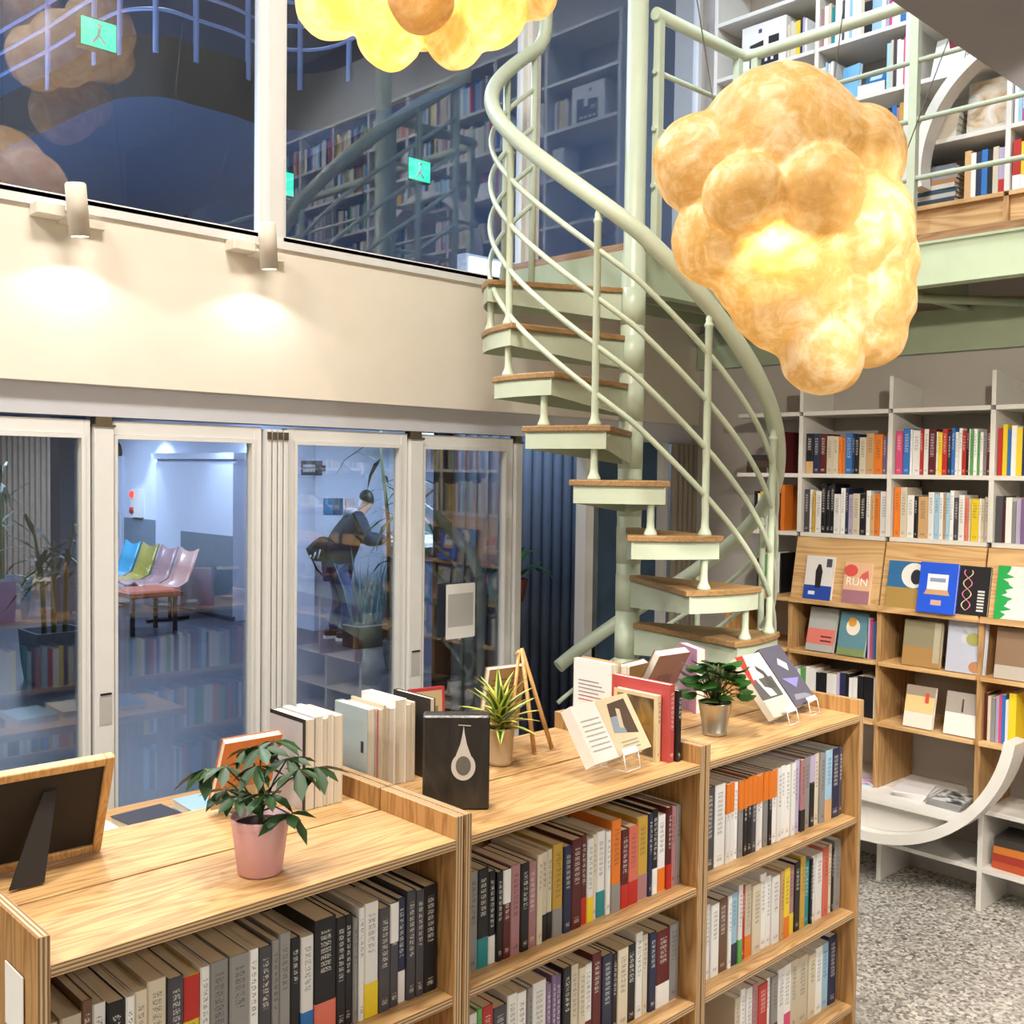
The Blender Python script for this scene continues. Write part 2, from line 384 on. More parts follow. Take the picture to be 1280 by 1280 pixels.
# ------------------------------------------------------------------ folding glass doors
g = lambda px: XF(px, YD)
def leaf(n, x0, x1, label, gl, y=YD, z1=ZH):
    d = thing('door_%d' % n, label, None); d['kind'] = 'structure'
    a, b = max(.004, g(gl[0])-x0-.012), max(.004, x1-g(gl[1])-.012)
    for s0, s1 in ((x0, x0+a), (x1-b, x1)):
        boxo('stile', (s0, s1, y-.022, y+.022, .01, z1-.012), M['frame'], d, .002)
    boxo('rail', (x0+a, x1-b, y-.022, y+.022, z1-.062, z1-.012), M['frame'], d, .002)
    boxo('rail', (x0+a, x1-b, y-.022, y+.022, .01, .16), M['frame'], d, .002)
    for s0, s1 in ((x0+a, x0+a+.012), (x1-b-.012, x1-b)):
        boxo('glazing_bead', (s0, s1, y-.03, y+.012, .16, z1-.062), M['frame'], d)
    boxo('glazing_bead', (x0+a+.012, x1-b-.012, y-.03, y+.012, z1-.076, z1-.062), M['frame'], d)
    boxo('pane', (x0+a, x1-b, y-.003, y+.003, .16, z1-.062), M['glass'], d)
    return d
def post(n, a, b, label, plate=True):
    d = thing('trim_%d' % n, label, None); d['kind'] = 'structure'
    boxo('post', (a, b, YD-.04, YD+.03, 0, ZH-.03), M['frame'], d, .002)
    boxo('pivot', (a+.006, b-.006, YD-.035, YD+.01, ZH-.03, ZH), M['bronze'], d)
    boxo('pivot_plate', (a-.006, b+.004, YD-.045, YD+.01, ZH-.036, ZH-.028), M['bronze'], d)
    if plate:
        boxo('catch_plate', (a+.014, b-.01, YD-.0425, YD-.04, .98, 1.08), M['print_grey'], d)
        boxo('catch', (a+.016, b-.012, YD-.046, YD-.0425, 1.085, 1.092), M['blackm'], d)
leaf(1, g(-190), g(110), 'leftmost folding glass door in front of the slatted screen', (-150, 98))
post(6, g(113), g(137), 'white post between the two left glass doors')
leaf(2, g(137.5), g(323), 'glass door showing the row of coloured seats', (142, 310))
fold = thing('door_3', 'stack of folded white door leaves between the glass doors', None); fold['kind'] = 'structure'
e = [g(325), g(332), g(339), g(346), g(353)]
for i in range(4):
    boxo('folded_leaf', (e[i]+.003, e[i+1]-.003, YD-.05, YD+.03, .01, ZH-.02), M['frame'], fold, .002)
    boxo('hinge', (e[i]+.002, e[i+1]-.006, YD-.056, YD-.05, ZH-.06, ZH-.03), M['bronze'], fold)
leaf(4, g(355), g(505), 'glass door in front of the person at the counter', (367, 494))
post(7, g(506), g(522), 'white post between the two right glass doors')
leaf(5, g(523), g(637), 'glass door with a taped white notice', (524, 627))
post(8, g(638), g(646), 'narrow white jamb beside the spiral stair', False)
# right of the stair: fixed screen, blue door, curtain
d = thing('door_6', 'blue door behind the stair pole in a pale frame', None); d['kind'] = 'structure'
boxo('frame', (4.0, 4.06, YD-.04, YD+.03, 0, ZH), M['frame'], d); boxo('frame', (4.06, 4.12, YD-.02, YD+.03, 0, ZH), M['hallgrey'], d)
boxo('frame', (4.63, 4.68, YD-.04, YD+.03, 0, ZH), M['frame'], d); boxo('door_panel', (4.12, 4.63, YD, YD+.03, 0, ZH), M['hallblue'], d)
boxo('handle', (4.085, 4.095, YD-.035, YD-.02, .86, 1.0), M['blackm'], d)
cu = thing('curtain', 'beige pleated curtain hanging in the corner by the stair', 'curtain', (4.8, 3.6, 0))
for i in range(5):
    x = -.09+i*.045
    MB().tube([(x, 0, .05), (x+.004, .004, 1.0), (x, 0, 2.06)], .02, 10).build('pleat', M['curtain'], cu)
# notice taped on the glass
no = thing('paper_notice', 'white paper notice taped to the glass door', 'notice', (0, 0, 0))
a, b = P(557, 800, 'y', YD-.034), P(594, 728, 'y', YD-.034)
boxo('sheet', (a.x, b.x, YD-.0345, YD-.0335, a.z, b.z), M['paper'], no)
boxo('printed_block', (a.x+.012, b.x-.012, YD-.0352, YD-.0345, a.z+.055, b.z-.045), M['print_grey'], no)
for x, z in ((a.x, a.z), (b.x, a.z), (a.x, b.z), (b.x, b.z)):
    MB().box(-.018, .018, -.0015, 0, -.007, .007, M=Matrix.Translation((x, YD-.0352, z)) @ Matrix.Rotation(R(45 if (x == a.x) == (z == b.z) else -45)*-1, 4, 'Y')).build('tape', M['acrylic'], no)

# ================================================================== hall behind the doors
struct('hall_floor', MB().box(-8, 12, 3.74, 21, -.05, 0), M['hallfloor'], 'grey hall floor beyond the glass doors')
struct('hall_ceiling', MB().box(-8, 12, 3.74, 21, 2.66, 2.72), M['hallwall'])
XH = 6.75; ych = 10.45
wh = thing('wall_hall', 'pale blue hall wall with a grey dado', None); wh['kind'] = 'structure'
boxo('upper_wall', (XH, XH+.1, ych, 21, 1.12, 2.68), M['hallwall'], wh)
boxo('dado', (XH-.012, XH+.1, ych+1.0, 21, 0, 1.12), M['hallgrey'], wh)
boxo('dado', (XH, XH+.1, ych, ych+1.0, 0, 1.12), M['hallwall'], wh)
boxo('return_wall', (XH, 9.4, ych-.1, ych, 0, 2.68), M['hallwall'], wh)
struct('wall_hall_end', MB().box(9.3, 9.4, 3.66, ych-.1, 0, 2.68), M['hallgrey'])
struct('wall_hall_far', MB().box(-8, XH, 20, 20.1, 0, 2.68), M['hallwall'])
struct('wall_hall_left', MB().box(-8.1, -8, 3.66, 21, 0, 5.3), M['hallwall'])
def pw(px, py): return P(px, py, 'x', XH)
# sliding cupboard
cb = thing('sliding_cupboard', 'tall white sliding-door cupboard along the hall wall', 'cupboard')
a, b, c = pw(222, 600), pw(256, 600), pw(322, 600)
boxo('carcass', (XH-.3, XH-.02, c.y, a.y, 0, 2.0), M['hallwall'], cb); boxo('cornice', (XH-.36, XH-.02, c.y-.05, a.y+.05, 2.0, 2.08), M['hallwall'], cb)
boxo('sliding_door', (XH-.34, XH-.3, c.y, b.y, .05, 1.95), M['hallwall'], cb); boxo('sliding_door', (XH-.32, XH-.3, b.y+.02, a.y, .05, 1.95), M['hallwall'], cb)
boxo('lower_panel', (XH-.345, XH-.34, c.y, b.y, .05, 1.05), M['hallgrey'], cb)
al = thing('alarm_panel', 'red fire alarm panel on the pale hall wall', 'alarm panel')
a = pw(172, 628)
boxo('housing', (XH-.06, XH, a.y-.22, a.y+.12, a.z-.22, a.z+.2), M['white'], al)
MB().lathe([(.05, 0), (.045, .03), (0, .04)], 14, M=Matrix.Translation((XH-.06, a.y+.05, a.z+.12)) @ Matrix.Rotation(R(-90), 4, 'Y')).build('alarm_light', M['redled'], al)
MB().lathe([(.05, 0), (.045, .03), (0, .03)], 14, M=Matrix.Translation((XH-.06, a.y+.05, a.z-.12)) @ Matrix.Rotation(R(-90), 4, 'Y')).build('alarm_button', M['red'], al)
d = thing('door_7', 'pale hall door with a dark window and handle', None); d['kind'] = 'structure'
a, b = pw(140, 600), pw(156, 600)
boxo('door_panel', (XH-.05, XH, b.y, a.y, 0, 2.05), M['hallwall'], d); boxo('pane', (XH-.06, XH-.05, b.y+.35, a.y-.2, 1.0, 1.75), M['blackm'], d)
boxo('handle', (XH-.1, XH-.05, b.y+.1, b.y+.16, .8, 1.2), M['greym'], d)
ck = thing('wall_clock', 'round dark clock high on the hall wall', 'clock', pw(147, 566))
MB().lathe([(.17, 0), (.17, .05), (.14, .05), (.13, .03), (0, .03)], 24, M=Matrix.Rotation(R(-90), 4, 'Y')).build('case', M['blackm'], ck)
# bench of shell seats
SEATN = [('turquoise', '#3C90B0'), ('mustard yellow', '#A89A48'), ('dusty pink', '#B08A8C'), ('pale peach', '#C79A90')]
bench = thing('seat_bench', 'row bench of four coloured plastic shell seats in the hall', 'bench')
q0, q1 = P(143, 740, 'x', XH-.8), P(236, 740, 'x', XH-.8); q0.z = q1.z = 0; dr = (q1-q0); dr.z = 0; ln = dr.length; dr.normalize(); nr = Vector((dr.y, -dr.x, 0))
if nr.dot(Vector((-1, 0, 0))) < 0: nr = -nr
def BM(u, v, w): return q0+dr*u+nr*v+Vector((0, 0, w))
MB().tube([BM(-.1, .1, .36), BM(ln, .1, .36)], .03, 8).build('beam', M['blackm'], bench)
for u in (.15, ln-.3): MB().tube([BM(u, .1, .36), BM(u, .1, 0)], .025, 8).tube([BM(u, -.15, .02), BM(u, .4, .02)], .02, 8).build('leg', M['blackm'], bench)
for i, (nm, cc) in enumerate(SEATN):
    m = plain('seat_'+nm.replace(' ', '_'), cc, .25); u0 = i*ln/4; w = ln/4*.86; mb = MB(); rows = []
    for (v, z) in ((.42, .42), (.3, .40), (.1, .39), (-.02, .45), (-.08, .6), (-.16, .84)):
        rows.append([BM(u0+w*t, v, z+.05*abs(t-.5)**2*4) for t in (0, .2, .5, .8, 1)])
    vv = [p for r_ in rows for p in r_]; mb.add(vv, [[k*5+j, k*5+j+1, (k+1)*5+j+1, (k+1)*5+j] for k in range(5) for j in range(4)], 0, True)
    o = mb.build('seat_shell', m, bench); o['label'] = nm+' shell seat'
    md = o.modifiers.new('thickness', 'SOLIDIFY'); md.thickness = .02
so = thing('side_stool', 'low orange stool next to the shell seats', 'stool', P(232, 766, 'z', 0)+Vector((-1.1, -1.2, 0)))
boxo('seat', (-.3, .3, -.3, .3, .42, .5), plain('orange_seat', '#B4502C', .4), so, .02)
for x in (-.25, .25):
    for y in (-.25, .25): boxo('leg', (x-.02, x+.02, y-.02, y+.02, 0, .42), M['blackm'], so)
# slatted screen and pillar at far left
sl = thing('slatted_screen', 'brown vertical slat screen far left in the hall', 'screen')
q0, q1 = P(-8, 735, 'z', 0), P(62, 738, 'z', 0)
for i in range(11):
    p = q0.lerp(q1, i/10); boxo('slat', (p.x-.06, p.x+.06, p.y-.1, p.y+.1, 0, 2.35), M['slatwood'], sl)
a = P(0, 572, 'y', q0.y)
boxo('top_rail', (q0.x-.1, q1.x+.1, q0.y-.14, q0.y+.14, 2.35, 2.6), M['slatwood'], sl)
pl = P(86, 815, 'z', 0)
struct('hall_pillar', MB().box(pl.x-.13, pl.x+.13, pl.y-.13, pl.y+.13, 0, 2.68), M['hallblue'], 'blue-grey hall pillar left of the white door post')
# planters and plants
def cane_plant(label, loc, s, pot, leaves, seed, h):
    rnd = random.Random(seed); t = thing('planter_plant', label, 'plant', loc)
    MB().lathe([(.9*s, 0), (s, .55*s), (s*1.08, 1.5*s), (s*.98, 1.5*s), (s*.9, 1.3*s), (0, 1.3*s)], 4, M=Matrix.Rotation(R(45), 4, 'Z'), smooth=False).build('pot', M[pot], t)
    st = MB(); lm = MB()
    lv = MB().add([(0, 0, 0), (.05, .3, .03), (-.05, .3, .03), (.03, .7, -.02), (-.03, .7, -.02), (0, 1, -.2)], [(0, 1, 2), (2, 1, 3, 4), (4, 3, 5)]).mesh('leaf', M['leaf'])
    for k in range(3):
        ax, ay = rnd.uniform(-.5, .5)*s, rnd.uniform(-.5, .5)*s; top = Vector((ax*2, ay*2, h*rnd.uniform(.7, 1)))
        st.tube([(ax, ay, 1.2*s), top*.6+Vector((0, 0, .4*s)), top], [.025, .02, .012], 6)
        for j in range(leaves):
            o = link('leaf', lv, t); o.location = top*(rnd.uniform(.55, 1)); o.location.z = max(1.4*s, o.location.z)
            o.rotation_euler = (rnd.uniform(-.5, .8), 0, rnd.uniform(0, 6.28)); o.scale = [rnd.uniform(.35, .6)]*3
    st.build('stem', M['stem'], t)
cane_plant('leafy plant in a dark box planter behind the leftmost glass door', P(68, 850, 'z', 0), .3, 'planter', 14, 3, 1.6)
cane_plant('tall plant in a grey square planter at the left picture edge', P(2, 775, 'z', 0), .35, 'planter', 12, 5, 2.0)
cane_plant('palm in a dark planter in front of the hall counter', P(503, 836, 'z', 0), .18, 'planter', 20, 9, 2.3)
gp = thing('grass_planter', 'low dark planter of glossy upright blades at the counter foot', 'planter', P(466, 806, 'z', 0))
boxo('box', (-.3, .3, -.15, .15, 0, .24), M['blackm'], gp, .01)
bl = MB().add([(-.012, 0, 0), (.012, 0, 0), (.010, .04, .4), (-.010, .04, .4), (0, .12, .75)], [(0, 1, 2, 3), (3, 2, 4)]).mesh('leaf', plain('glossy_blade', '#5E8088', .18))
for k in range(34):
    o = link('leaf', bl, gp); o.location = (random.uniform(-.26, .26), random.uniform(-.1, .1), .2); o.rotation_euler = (random.uniform(-.15, .4), random.uniform(-.3, .3), random.uniform(0, 6.28)); o.scale = [random.uniform(.7, 1.25)]*3
# counter, window frame, sign, posters
ct = thing('hall_counter', 'white-topped service counter the person leans on', 'counter')
q = Vector((8.15, 9.5, 0))
boxo('body', (q.x-.75, q.x+1.1, q.y-.3, q.y+.3, 0, 1.03), M['hallblue'], ct); boxo('worktop', (q.x-.95, q.x+1.1, q.y-.4, q.y+.35, 1.03, 1.08), M['paper'], ct)
wf = thing('service_window', 'white framed glass screen standing on the hall counter', 'window screen')
for b in ((-.75, -.70, 1.08, 2.3), (.0, .05, 1.08, 2.3), (.85, .9, 1.08, 2.3)): boxo('upright', (q.x+b[0], q.x+b[1], q.y-.03, q.y+.03, b[2], b[3]), M['paper'], wf)
for z in (1.08, 2.3): boxo('rail', (q.x-.75, q.x+.9, q.y-.03, q.y+.03, z, z+.06), M['paper'], wf)
boxo('pane', (q.x-.7, q.x+.85, q.y-.004, q.y+.004, 1.14, 2.3), M['glass'], wf)
sg = thing('hanging_sign', 'dark square hall sign with white lettering beside the door', 'sign')
a, b = P(380, 594, 'x', XH-.1), P(401, 576, 'x', XH-.1)
boxo('board', (XH-.14, XH-.08, b.y, a.y, a.z, b.z), plain('sign_dark', '#3A3644', .5), sg)
boxo('bracket', (XH-.08, XH, b.y+.05, b.y+.1, a.z+.05, b.z-.05), M['blackm'], sg)
for r_, (z0, z1) in enumerate(((.55, .74), (.22, .42))):
    for k in range(9 if r_ == 0 else 5):
        n_ = 9 if r_ == 0 else 5; y0 = a.y-(a.y-b.y)*(.14+.74*k/n_); w = (a.y-b.y)*.74/n_*.75; hz = b.z-a.z
        boxo('lettering', (XH-.145, XH-.14, y0-w, y0, a.z+hz*z0, a.z+hz*z1), M['logo'], sg)
for n_, (p0, p1, col, lb) in enumerate(((405, 416, '#3A7CA8', 'blue poster pinned on the grey hall wall'), (417, 429, '#3C5878', 'dark blue poster right of the blue poster'), (432, 443, '#C9B4B4', 'pale pink notice beside the dark poster'))):
    a, b = P(p0, 643, 'y', ych-.11), P(p1, 628, 'y', ych-.11)
    po = tag(boxo('wall_poster', (min(a.x, b.x), max(a.x, b.x), ych-.115, ych-.1, a.z, b.z+.05), plain('poster_%s' % col[1:], col, .6)), lb, 'poster', 'posters on the hall wall')
rp = thing('red_notice', 'red and white notice on the far hall wall by the slats', 'notice', (0, 0, 0))
a, b = P(56, 640, 'y', 19.98), P(64, 612, 'y', 19.98); boxo('sheet', (a.x, b.x, 19.96, 20, a.z, b.z), M['paper'], rp); boxo('red_field', (a.x, b.x, 19.95, 19.96, a.z, (a.z+b.z)/2+.1), M['red'], rp)
# corrugated screen just outside, right of the jamb
co = thing('corrugated_screen', 'blue-grey vertical fluted screen behind the spiral stair', 'screen')
for i in range(13):
    x = 3.72+i*.085; MB().tube([(x, 4.3, 0), (x, 4.3, 2.6)], .034, 10).build('flute', M['corr'], co)
boxo('backing', (3.6, 5.2, 4.34, 4.37, 0, 2.6), M['blackm'], co)
ps = thing('plant_stand', 'small potted fern on a stand in front of the fluted screen', 'plant', (3.86, 4.0, 0))
MB().tube([(0, 0, 0), (0, 0, 1.2)], .012, 8).tube([(-.1, 0, .01), (.1, 0, .01)], .01, 6).build('stand', M['blackm'], ps)
MB().lathe([(.05, 1.2), (.075, 1.32), (.07, 1.32), (0, 1.30)], 18).build('pot', plain('terracotta', '#7A3A2C', .7), ps)
lf = MB().add([(0, 0, 0), (.02, .08, .06), (-.02, .08, .06), (.018, .17, .07), (-.018, .17, .07), (0, .26, .02)], [(0, 1, 2), (2, 1, 3, 4), (4, 3, 5)]).mesh('leaf', M['leaf2'])
for k in range(16):
    o = link('leaf', lf, ps); o.location = (0, 0, 1.3); o.rotation_euler = (random.uniform(-.2, .9), 0, k*2.4)
# outside light box glimpsed below the landing
lb = thing('light_box', 'bright bluish light box glimpsed under the stair landing', 'light box')
a, b = P(585, 372, 'y', 4.6), P(705, 345, 'y', 4.6)
boxo('housing', (a.x, b.x, 4.62, 4.7, 2.72, 3.16), M['hallwall'], lb); boxo('panel', (a.x+.02, b.x-.02, 4.6, 4.62, 2.92, 3.14), M['lightbox'], lb)

# ================================================================== upper hall behind the windows
struct('upper_hall_wall', MB().box(-8, 12, 10.5, 10.6, 2.72, 7.4), M['darkblue'], 'dark blue wall behind the upper windows')
struct('upper_hall_side', MB().box(7.5, 7.6, 3.74, 10.5, 2.72, 7.4), M['darkblue'])
struct('upper_hall_ceiling', MB().box(-8, 12, 3.8, 10.6, 7.4, 7.5), M['darkblue'])
zb = EYE+2.4
cv = [(-40, 146), (0, 122), (60, 92), (105, 66), (128, 55), (150, 46), (180, 43), (210, 45), (245, 56), (290, 70), (330, 86), (375, 92), (415, 88), (460, 70), (520, 44), (590, 20)]
path = [P(x, y, 'z', zb) for x, y in cv]
def smooth(pts, n=6):
    out = []
    for i in range(len(pts)-1):
        p0, p1, p2, p3 = pts[max(i-1, 0)], pts[i], pts[i+1], pts[min(i+2, len(pts)-1)]
        for k in range(n):
            t = k/n; out.append(.5*((2*p1)+(p2-p0)*t+(2*p0-5*p1+4*p2-p3)*t*t+(3*p1-p0-3*p2+p3)*t**3))
    return out+[pts[-1]]
sp = smooth(path)
bal = thing('reflected_balcony', 'dark curved balcony with blue-grey railing, window reflection modelled beyond the glass', 'balcony')  # balcony reflected in the windows, modelled as geometry behind the glass
mb = MB(); vv = []
for p in sp: vv += [(p.x, p.y, zb), (p.x, p.y, zb-.34), (p.x+.5, 10.45, zb-.34), (p.x+.5, 10.45, zb)]
n_ = len(sp); mb.add(vv, [[i*4, i*4+1, i*4+5, i*4+4] for i in range(n_-1)], 0, True)
mb.add(vv, [[i*4+1, i*4+2, i*4+6, i*4+5] for i in range(n_-1)]+[[i*4, i*4+4, i*4+7, i*4+3] for i in range(n_-1)], 1)
mb.build('slab', [M['darkgrey'], M['darkblue']], bal)
for h in (.14, .28, .42, 1.0): MB().tube([(p.x, p.y, zb+h) for p in sp], .011, 6).build('rail', M['railblue'], bal)
for i in range(3, n_, 9): MB().tube([(sp[i].x, sp[i].y, zb-.1), (sp[i].x, sp[i].y, zb+1.0)], .017, 8).build('post', M['railblue'], bal)
for k, (px, py, yy, sz, lb_) in enumerate(((123, 43, 5.6, .1, 'green exit sign under the balcony railing at upper left'), (350, 228, 7.5, .13, 'green exit sign beside the left window mullion'), (524, 213, 7.5, .13, 'green exit sign high in the middle upper window'))):
    c = P(px, py, 'y', yy); es = thing('exit_sign', lb_, 'exit sign', c, (0, 0, 0), 'green exit signs')  # the rod-hung pair are window reflections, modelled as signs beyond the glass
    boxo('housing', (-sz, sz, 0, .05, -sz*.8, sz*.8), M['darkgrey'], es); boxo('panel', (-sz*.92, sz*.92, -.01, 0, -sz*.7, sz*.7), M['exit'], es)
    if k: MB().tube([(0, .025, sz*.8), (0, .025, 7.41-c.z)], .008, 6).build('rod', M['darkgrey'], es)
    MB().lathe([(0, -.16*sz), (.16*sz, 0), (0, .16*sz)], 10, c=(0, -.012, .4*sz)).tube([(0, -.014, .22*sz), (-.05*sz, -.014, -.1*sz), (-.35*sz, -.014, -.55*sz)], .07*sz, 6).tube([(-.05*sz, -.014, -.1*sz), (.3*sz, -.014, -.5*sz)], .07*sz, 6).build('running_figure', M['paper'], es)
fb = thing('framed_board', 'pale framed board on the dark wall behind the left upper window', 'board')
a, b = P(135, 262, 'y', 10.4), P(228, 185, 'y', 10.4)
boxo('panel', (a.x, b.x, 10.42, 10.46, a.z-.3, b.z), plain('board_grey_blue', '#7E8AAE', .6), fb)
for bb in ((a.x-.06, a.x, a.z-.3, b.z+.06), (b.x, b.x+.06, a.z-.3, b.z+.06), (a.x, b.x, b.z, b.z+.06)): boxo('frame', (bb[0], bb[1], 10.4, 10.48, bb[2], bb[3]), M['blackm'], fb)

# ================================================================== walkway and landing
PC = PD(788, 560, 4.3); PX, PY = PC.x, PC.y
XK = 4.0
wk = thing('upper_walkway', 'pale green steel walkway with wooden floor along the right wall', 'walkway')
wk['kind'] = 'structure'
boxo('floor_board', (XK, XW-.005, -3.9, PY, ZM-.03, ZM), M['floorwood'], wk)
boxo('floor_board', (PX+.0, XW-.005, PY, YW-.005, ZM-.03, ZM), M['floorwood'], wk)
def channel(x0, x1, y0, y1, z0, z1, name='edge_beam'): boxo(name, (x0, x1, y0, y1, z0, z1), M['greend'], wk)
channel(XK+.01, XK+.022, -3.9, PY, ZM-.19, ZM-.03); channel(XK+.0, XK+.07, -3.9, PY, ZM-.20, ZM-.19, 'beam_flange'); channel(XK, XK+.07, -3.9, PY, ZM-.04, ZM-.03, 'beam_flange')
channel(PX+.0, XK, PY, PY+.012, ZM-.19, ZM-.03); channel(PX, XK, PY, PY+.06, ZM-.2, ZM-.19, 'beam_flange')
channel(PX, PX+.012, PY, YW, ZM-.19, ZM-.03); channel(PX, PX+.06, PY, YW, ZM-.2, ZM-.19, 'beam_flange')
channel(XW-.04, XW-.004, -3.9, YW-.01, ZM-.36, ZM-.16, 'wall_plate')
yy = PY-.1
while yy > -3.6:
    channel(XK+.022, XW-.04, yy, yy+.012, ZM-.17, ZM-.03, 'cross_beam'); channel(XK+.022, XW-.04, yy-.02, yy+.03, ZM-.18, ZM-.17, 'cross_flange')
    channel(XK+.003, XK+.01, yy-.01, yy+.01, ZM-.19, ZM-.04, 'beam_stiffener'); yy -= .62
for k in range(3): channel(PX+.1, XW-.05, PY+.12+k*.24, PY+.135+k*.24, ZM-.15, ZM-.03, 'cross_beam')
for i, y in enumerate((2.3, 1.35, .4)):
    MB().tube([(XK+.03, y, ZM-.185), (XW-.05, y-.62, ZM-.185)], .02, 6).build('brace', M['greend'], wk)
rl = thing('walkway_railing', 'pale green tubular railing along the upper walkway', 'railing')
zr = ZM+.92; cx, cy = XK+.03, PY-.04
MB().tube([(PX+.06, cy, zr), (cx-.06, cy, zr), (cx-.02, cy-.015, zr), (cx, cy-.06, zr), (cx, -3.5, zr)], .026, 10).build('handrail', M['green'], rl)
for h in (.23, .46, .69): MB().tube([(PX+.06, cy, ZM+h), (cx, cy, ZM+h)], .011, 8).tube([(cx, cy, ZM+h), (cx, -3.5, ZM+h)], .011, 8).build('mid_rail', M['green'], rl)
for x, y in ((PX+.09, cy), (cx-.05, cy), (cx, cy-.06), (cx, P(1141, 200, 'x', cx).y), (cx, .4), (cx, -.6), (cx, -1.8)):
    boxo('post', (x-.016, x+.016, y-.016, y+.016, ZM, zr), M['green'], rl)

# ================================================================== spiral stair
stair = thing('spiral_staircase', 'pale green steel spiral staircase with wooden treads and curved handrail', 'staircase', (PX, PY, 0))
rdir, fdir = Vector((CR.x, CR.y, 0)).normalized(), Vector((CF.x, CF.y, 0)).normalized()
def pol(phi, r, z): 
    a = R(phi); v = rdir*(math.cos(a)*r)-fdir*(math.sin(a)*r); return Vector((v.x, v.y, z))
MB().lathe([(.085, 0), (.085, .012), (.05, .012), (.05, ZM-.05), (.043, ZM-.04), (.043, ZC-.01)], 24).build('centre_pole', M['green'], stair)
RO = .62; HW = 17
def tz(k): return EYE+.95-.195*k
def tphi(k): return 200-20*k
def hand(phi): return EYE+.95-.195*((200-max(5, min(phi, 95)))/20)+.93+max(0, phi-95)*.0078-max(0, 5-phi)*.0073
for k in range(1, 14):
    ph, z = tphi(k), tz(k)
    if z < .05: break
    # wedge outline
    pts = [pol(ph-HW-14, .052, 0)] + [pol(ph-HW+2*HW*t/6, RO, 0) for t in range(7)] + [pol(ph+HW+14, .052, 0)]
    o2 = [(p.x, p.y) for p in pts]
    tr = thing('tread', None, None); tr.parent = stair; tr.location = (0, 0, 0)
    MB().prism(o2, z-.022, z).build('wood_top', M['tread'], tr, .003)
    ins = [pol(ph-HW-8, .055, 0)] + [pol(ph-HW+1.5+(2*HW-3)*t/6, RO-.006, 0) for t in range(7)] + [pol(ph+HW+8, .055, 0)]
    mbx = MB(); n_ = len(ins)
    for i in range(n_-1):       # steel skirt: deeper at the pole than at the rim
        a, b = ins[i], ins[i+1]
        da = .062 if i else .11; db = .062 if i+1 < n_-1 else .11
        nn = Vector((b.y-a.y, a.x-b.x, 0)).normalized()*.006
        q_ = [a, b, b+Vector((0, 0, -db)), a+Vector((0, 0, -da))]
        q_ = [Vector((p.x, p.y, z-.022+p.z)) for p in q_]
        r_ = [p+nn for p in q_]
        mbx.add(q_+r_, [(0, 1, 2, 3), (7, 6, 5, 4), (0, 4, 5, 1), (1, 5, 6, 2), (2, 6, 7, 3), (3, 7, 4, 0)])
    mbx.build('steel_skirt', M['green'], tr)
    MB().prism([(p.x, p.y) for p in ins], z-.03, z-.0225).build('steel_pan', M['green'], tr)
    MB().lathe([(.0515, z-.15), (.0515, z-.0)], 20).build('collar', M['green'], tr)
def baluster(phi, z0, z1, full):
    p = pol(phi, RO-.03, 0)
    pr = [(.026, z0), (.024, z0+.008), (.015, z0+.028), (.0135, z0+.05), (.0135, z1-.05)]
    if full: pr += [(.017, z1-.045), (.017, z1-.04), (.0115, z1-.03), (.0125, z1-.02), (.008, z1-.004)]
    else: pr += [(.0135, z1)]
    MB().lathe(pr, 12, c=(p.x, p.y, 0)).build('baluster', M['green'], stair)
for k in range(1, 13):
    ph = tphi(k)-11; zl = tz(k+1)
    if zl < .1: continue
    baluster(ph, zl, tz(k)-.03, False)
    if k % 2 == 0: baluster(ph, tz(k), hand(ph)-.028, True)
def helix(p0, p1, dz, n=70): return [pol(p0+(p1-p0)*t/n, RO-.03, hand(p0+(p1-p0)*t/n)+dz) for t in range(n+1)]
hp = helix(-116, 228, 0, 110)
top = hp[-1]; u_ = (hp[-1]-hp[-2]).normalized(); hp += [top+u_*.04+Vector((0, 0, .02)), top+u_*.055+Vector((0, 0, .06)), top+u_*.06+Vector((0, 0, .2)), top+u_*.06+Vector((0, 0, .5))]
MB().tube(hp, .031, 14).build('handrail', M['green'], stair)
for dz in (-.17, -.34, -.51, -.68): MB().tube(helix(-116, 226, dz, 90), .0105, 8).build('mid_rail', M['green'], stair)
for phi in (206, 226):
    p = pol(phi, RO-.03, 0); MB().tube([(p.x, p.y, tz(1)), (p.x, p.y, hand(phi))], .016, 10).build('newel_post', M['green'], stair)
# ================================================================== spotlights on the bulkhead
for k, (px, py, lb) in enumerate(((97, 262, 'white cylinder spotlight left on the bulkhead sill'), (335, 307, 'white cylinder spotlight below the white window mullion'))):
    c = P(px, py, 'y', YW-.12)
    sp_ = thing('wall_spotlight', lb, 'spotlight', c, (0, 0, 0), 'spotlights on the bulkhead')
    T = Matrix.Rotation(R(-7), 4, 'Y') @ Matrix.Rotation(R(5), 4, 'X')
    MB().lathe([(.030, -.082), (.033, -.085), (.033, .078), (.028, .084), (0, .084)], 24, M=T).build('body', M['wall'], sp_)
    MB().lathe([(.0265, -.0855), (0, -.086)], 20, M=T).build('lens', M['lamp'], sp_)
    boxo('mount', (-.11, -.02, .05, .119, -.02, .02), M['wall'], sp_, .003)
    boxo('track_cover', (-.02, .13, .09, .119, -.03, -.005), M['wall'], sp_)
    a = T @ Vector((0, 0, -.125))
    light('wall_spot_beam', 'SPOT', c+a, 1.5, NEUT, c+a+Vector((0, -.09, -1)), spot_size=R(142), spot_blend=.15, shadow_soft_size=.02)

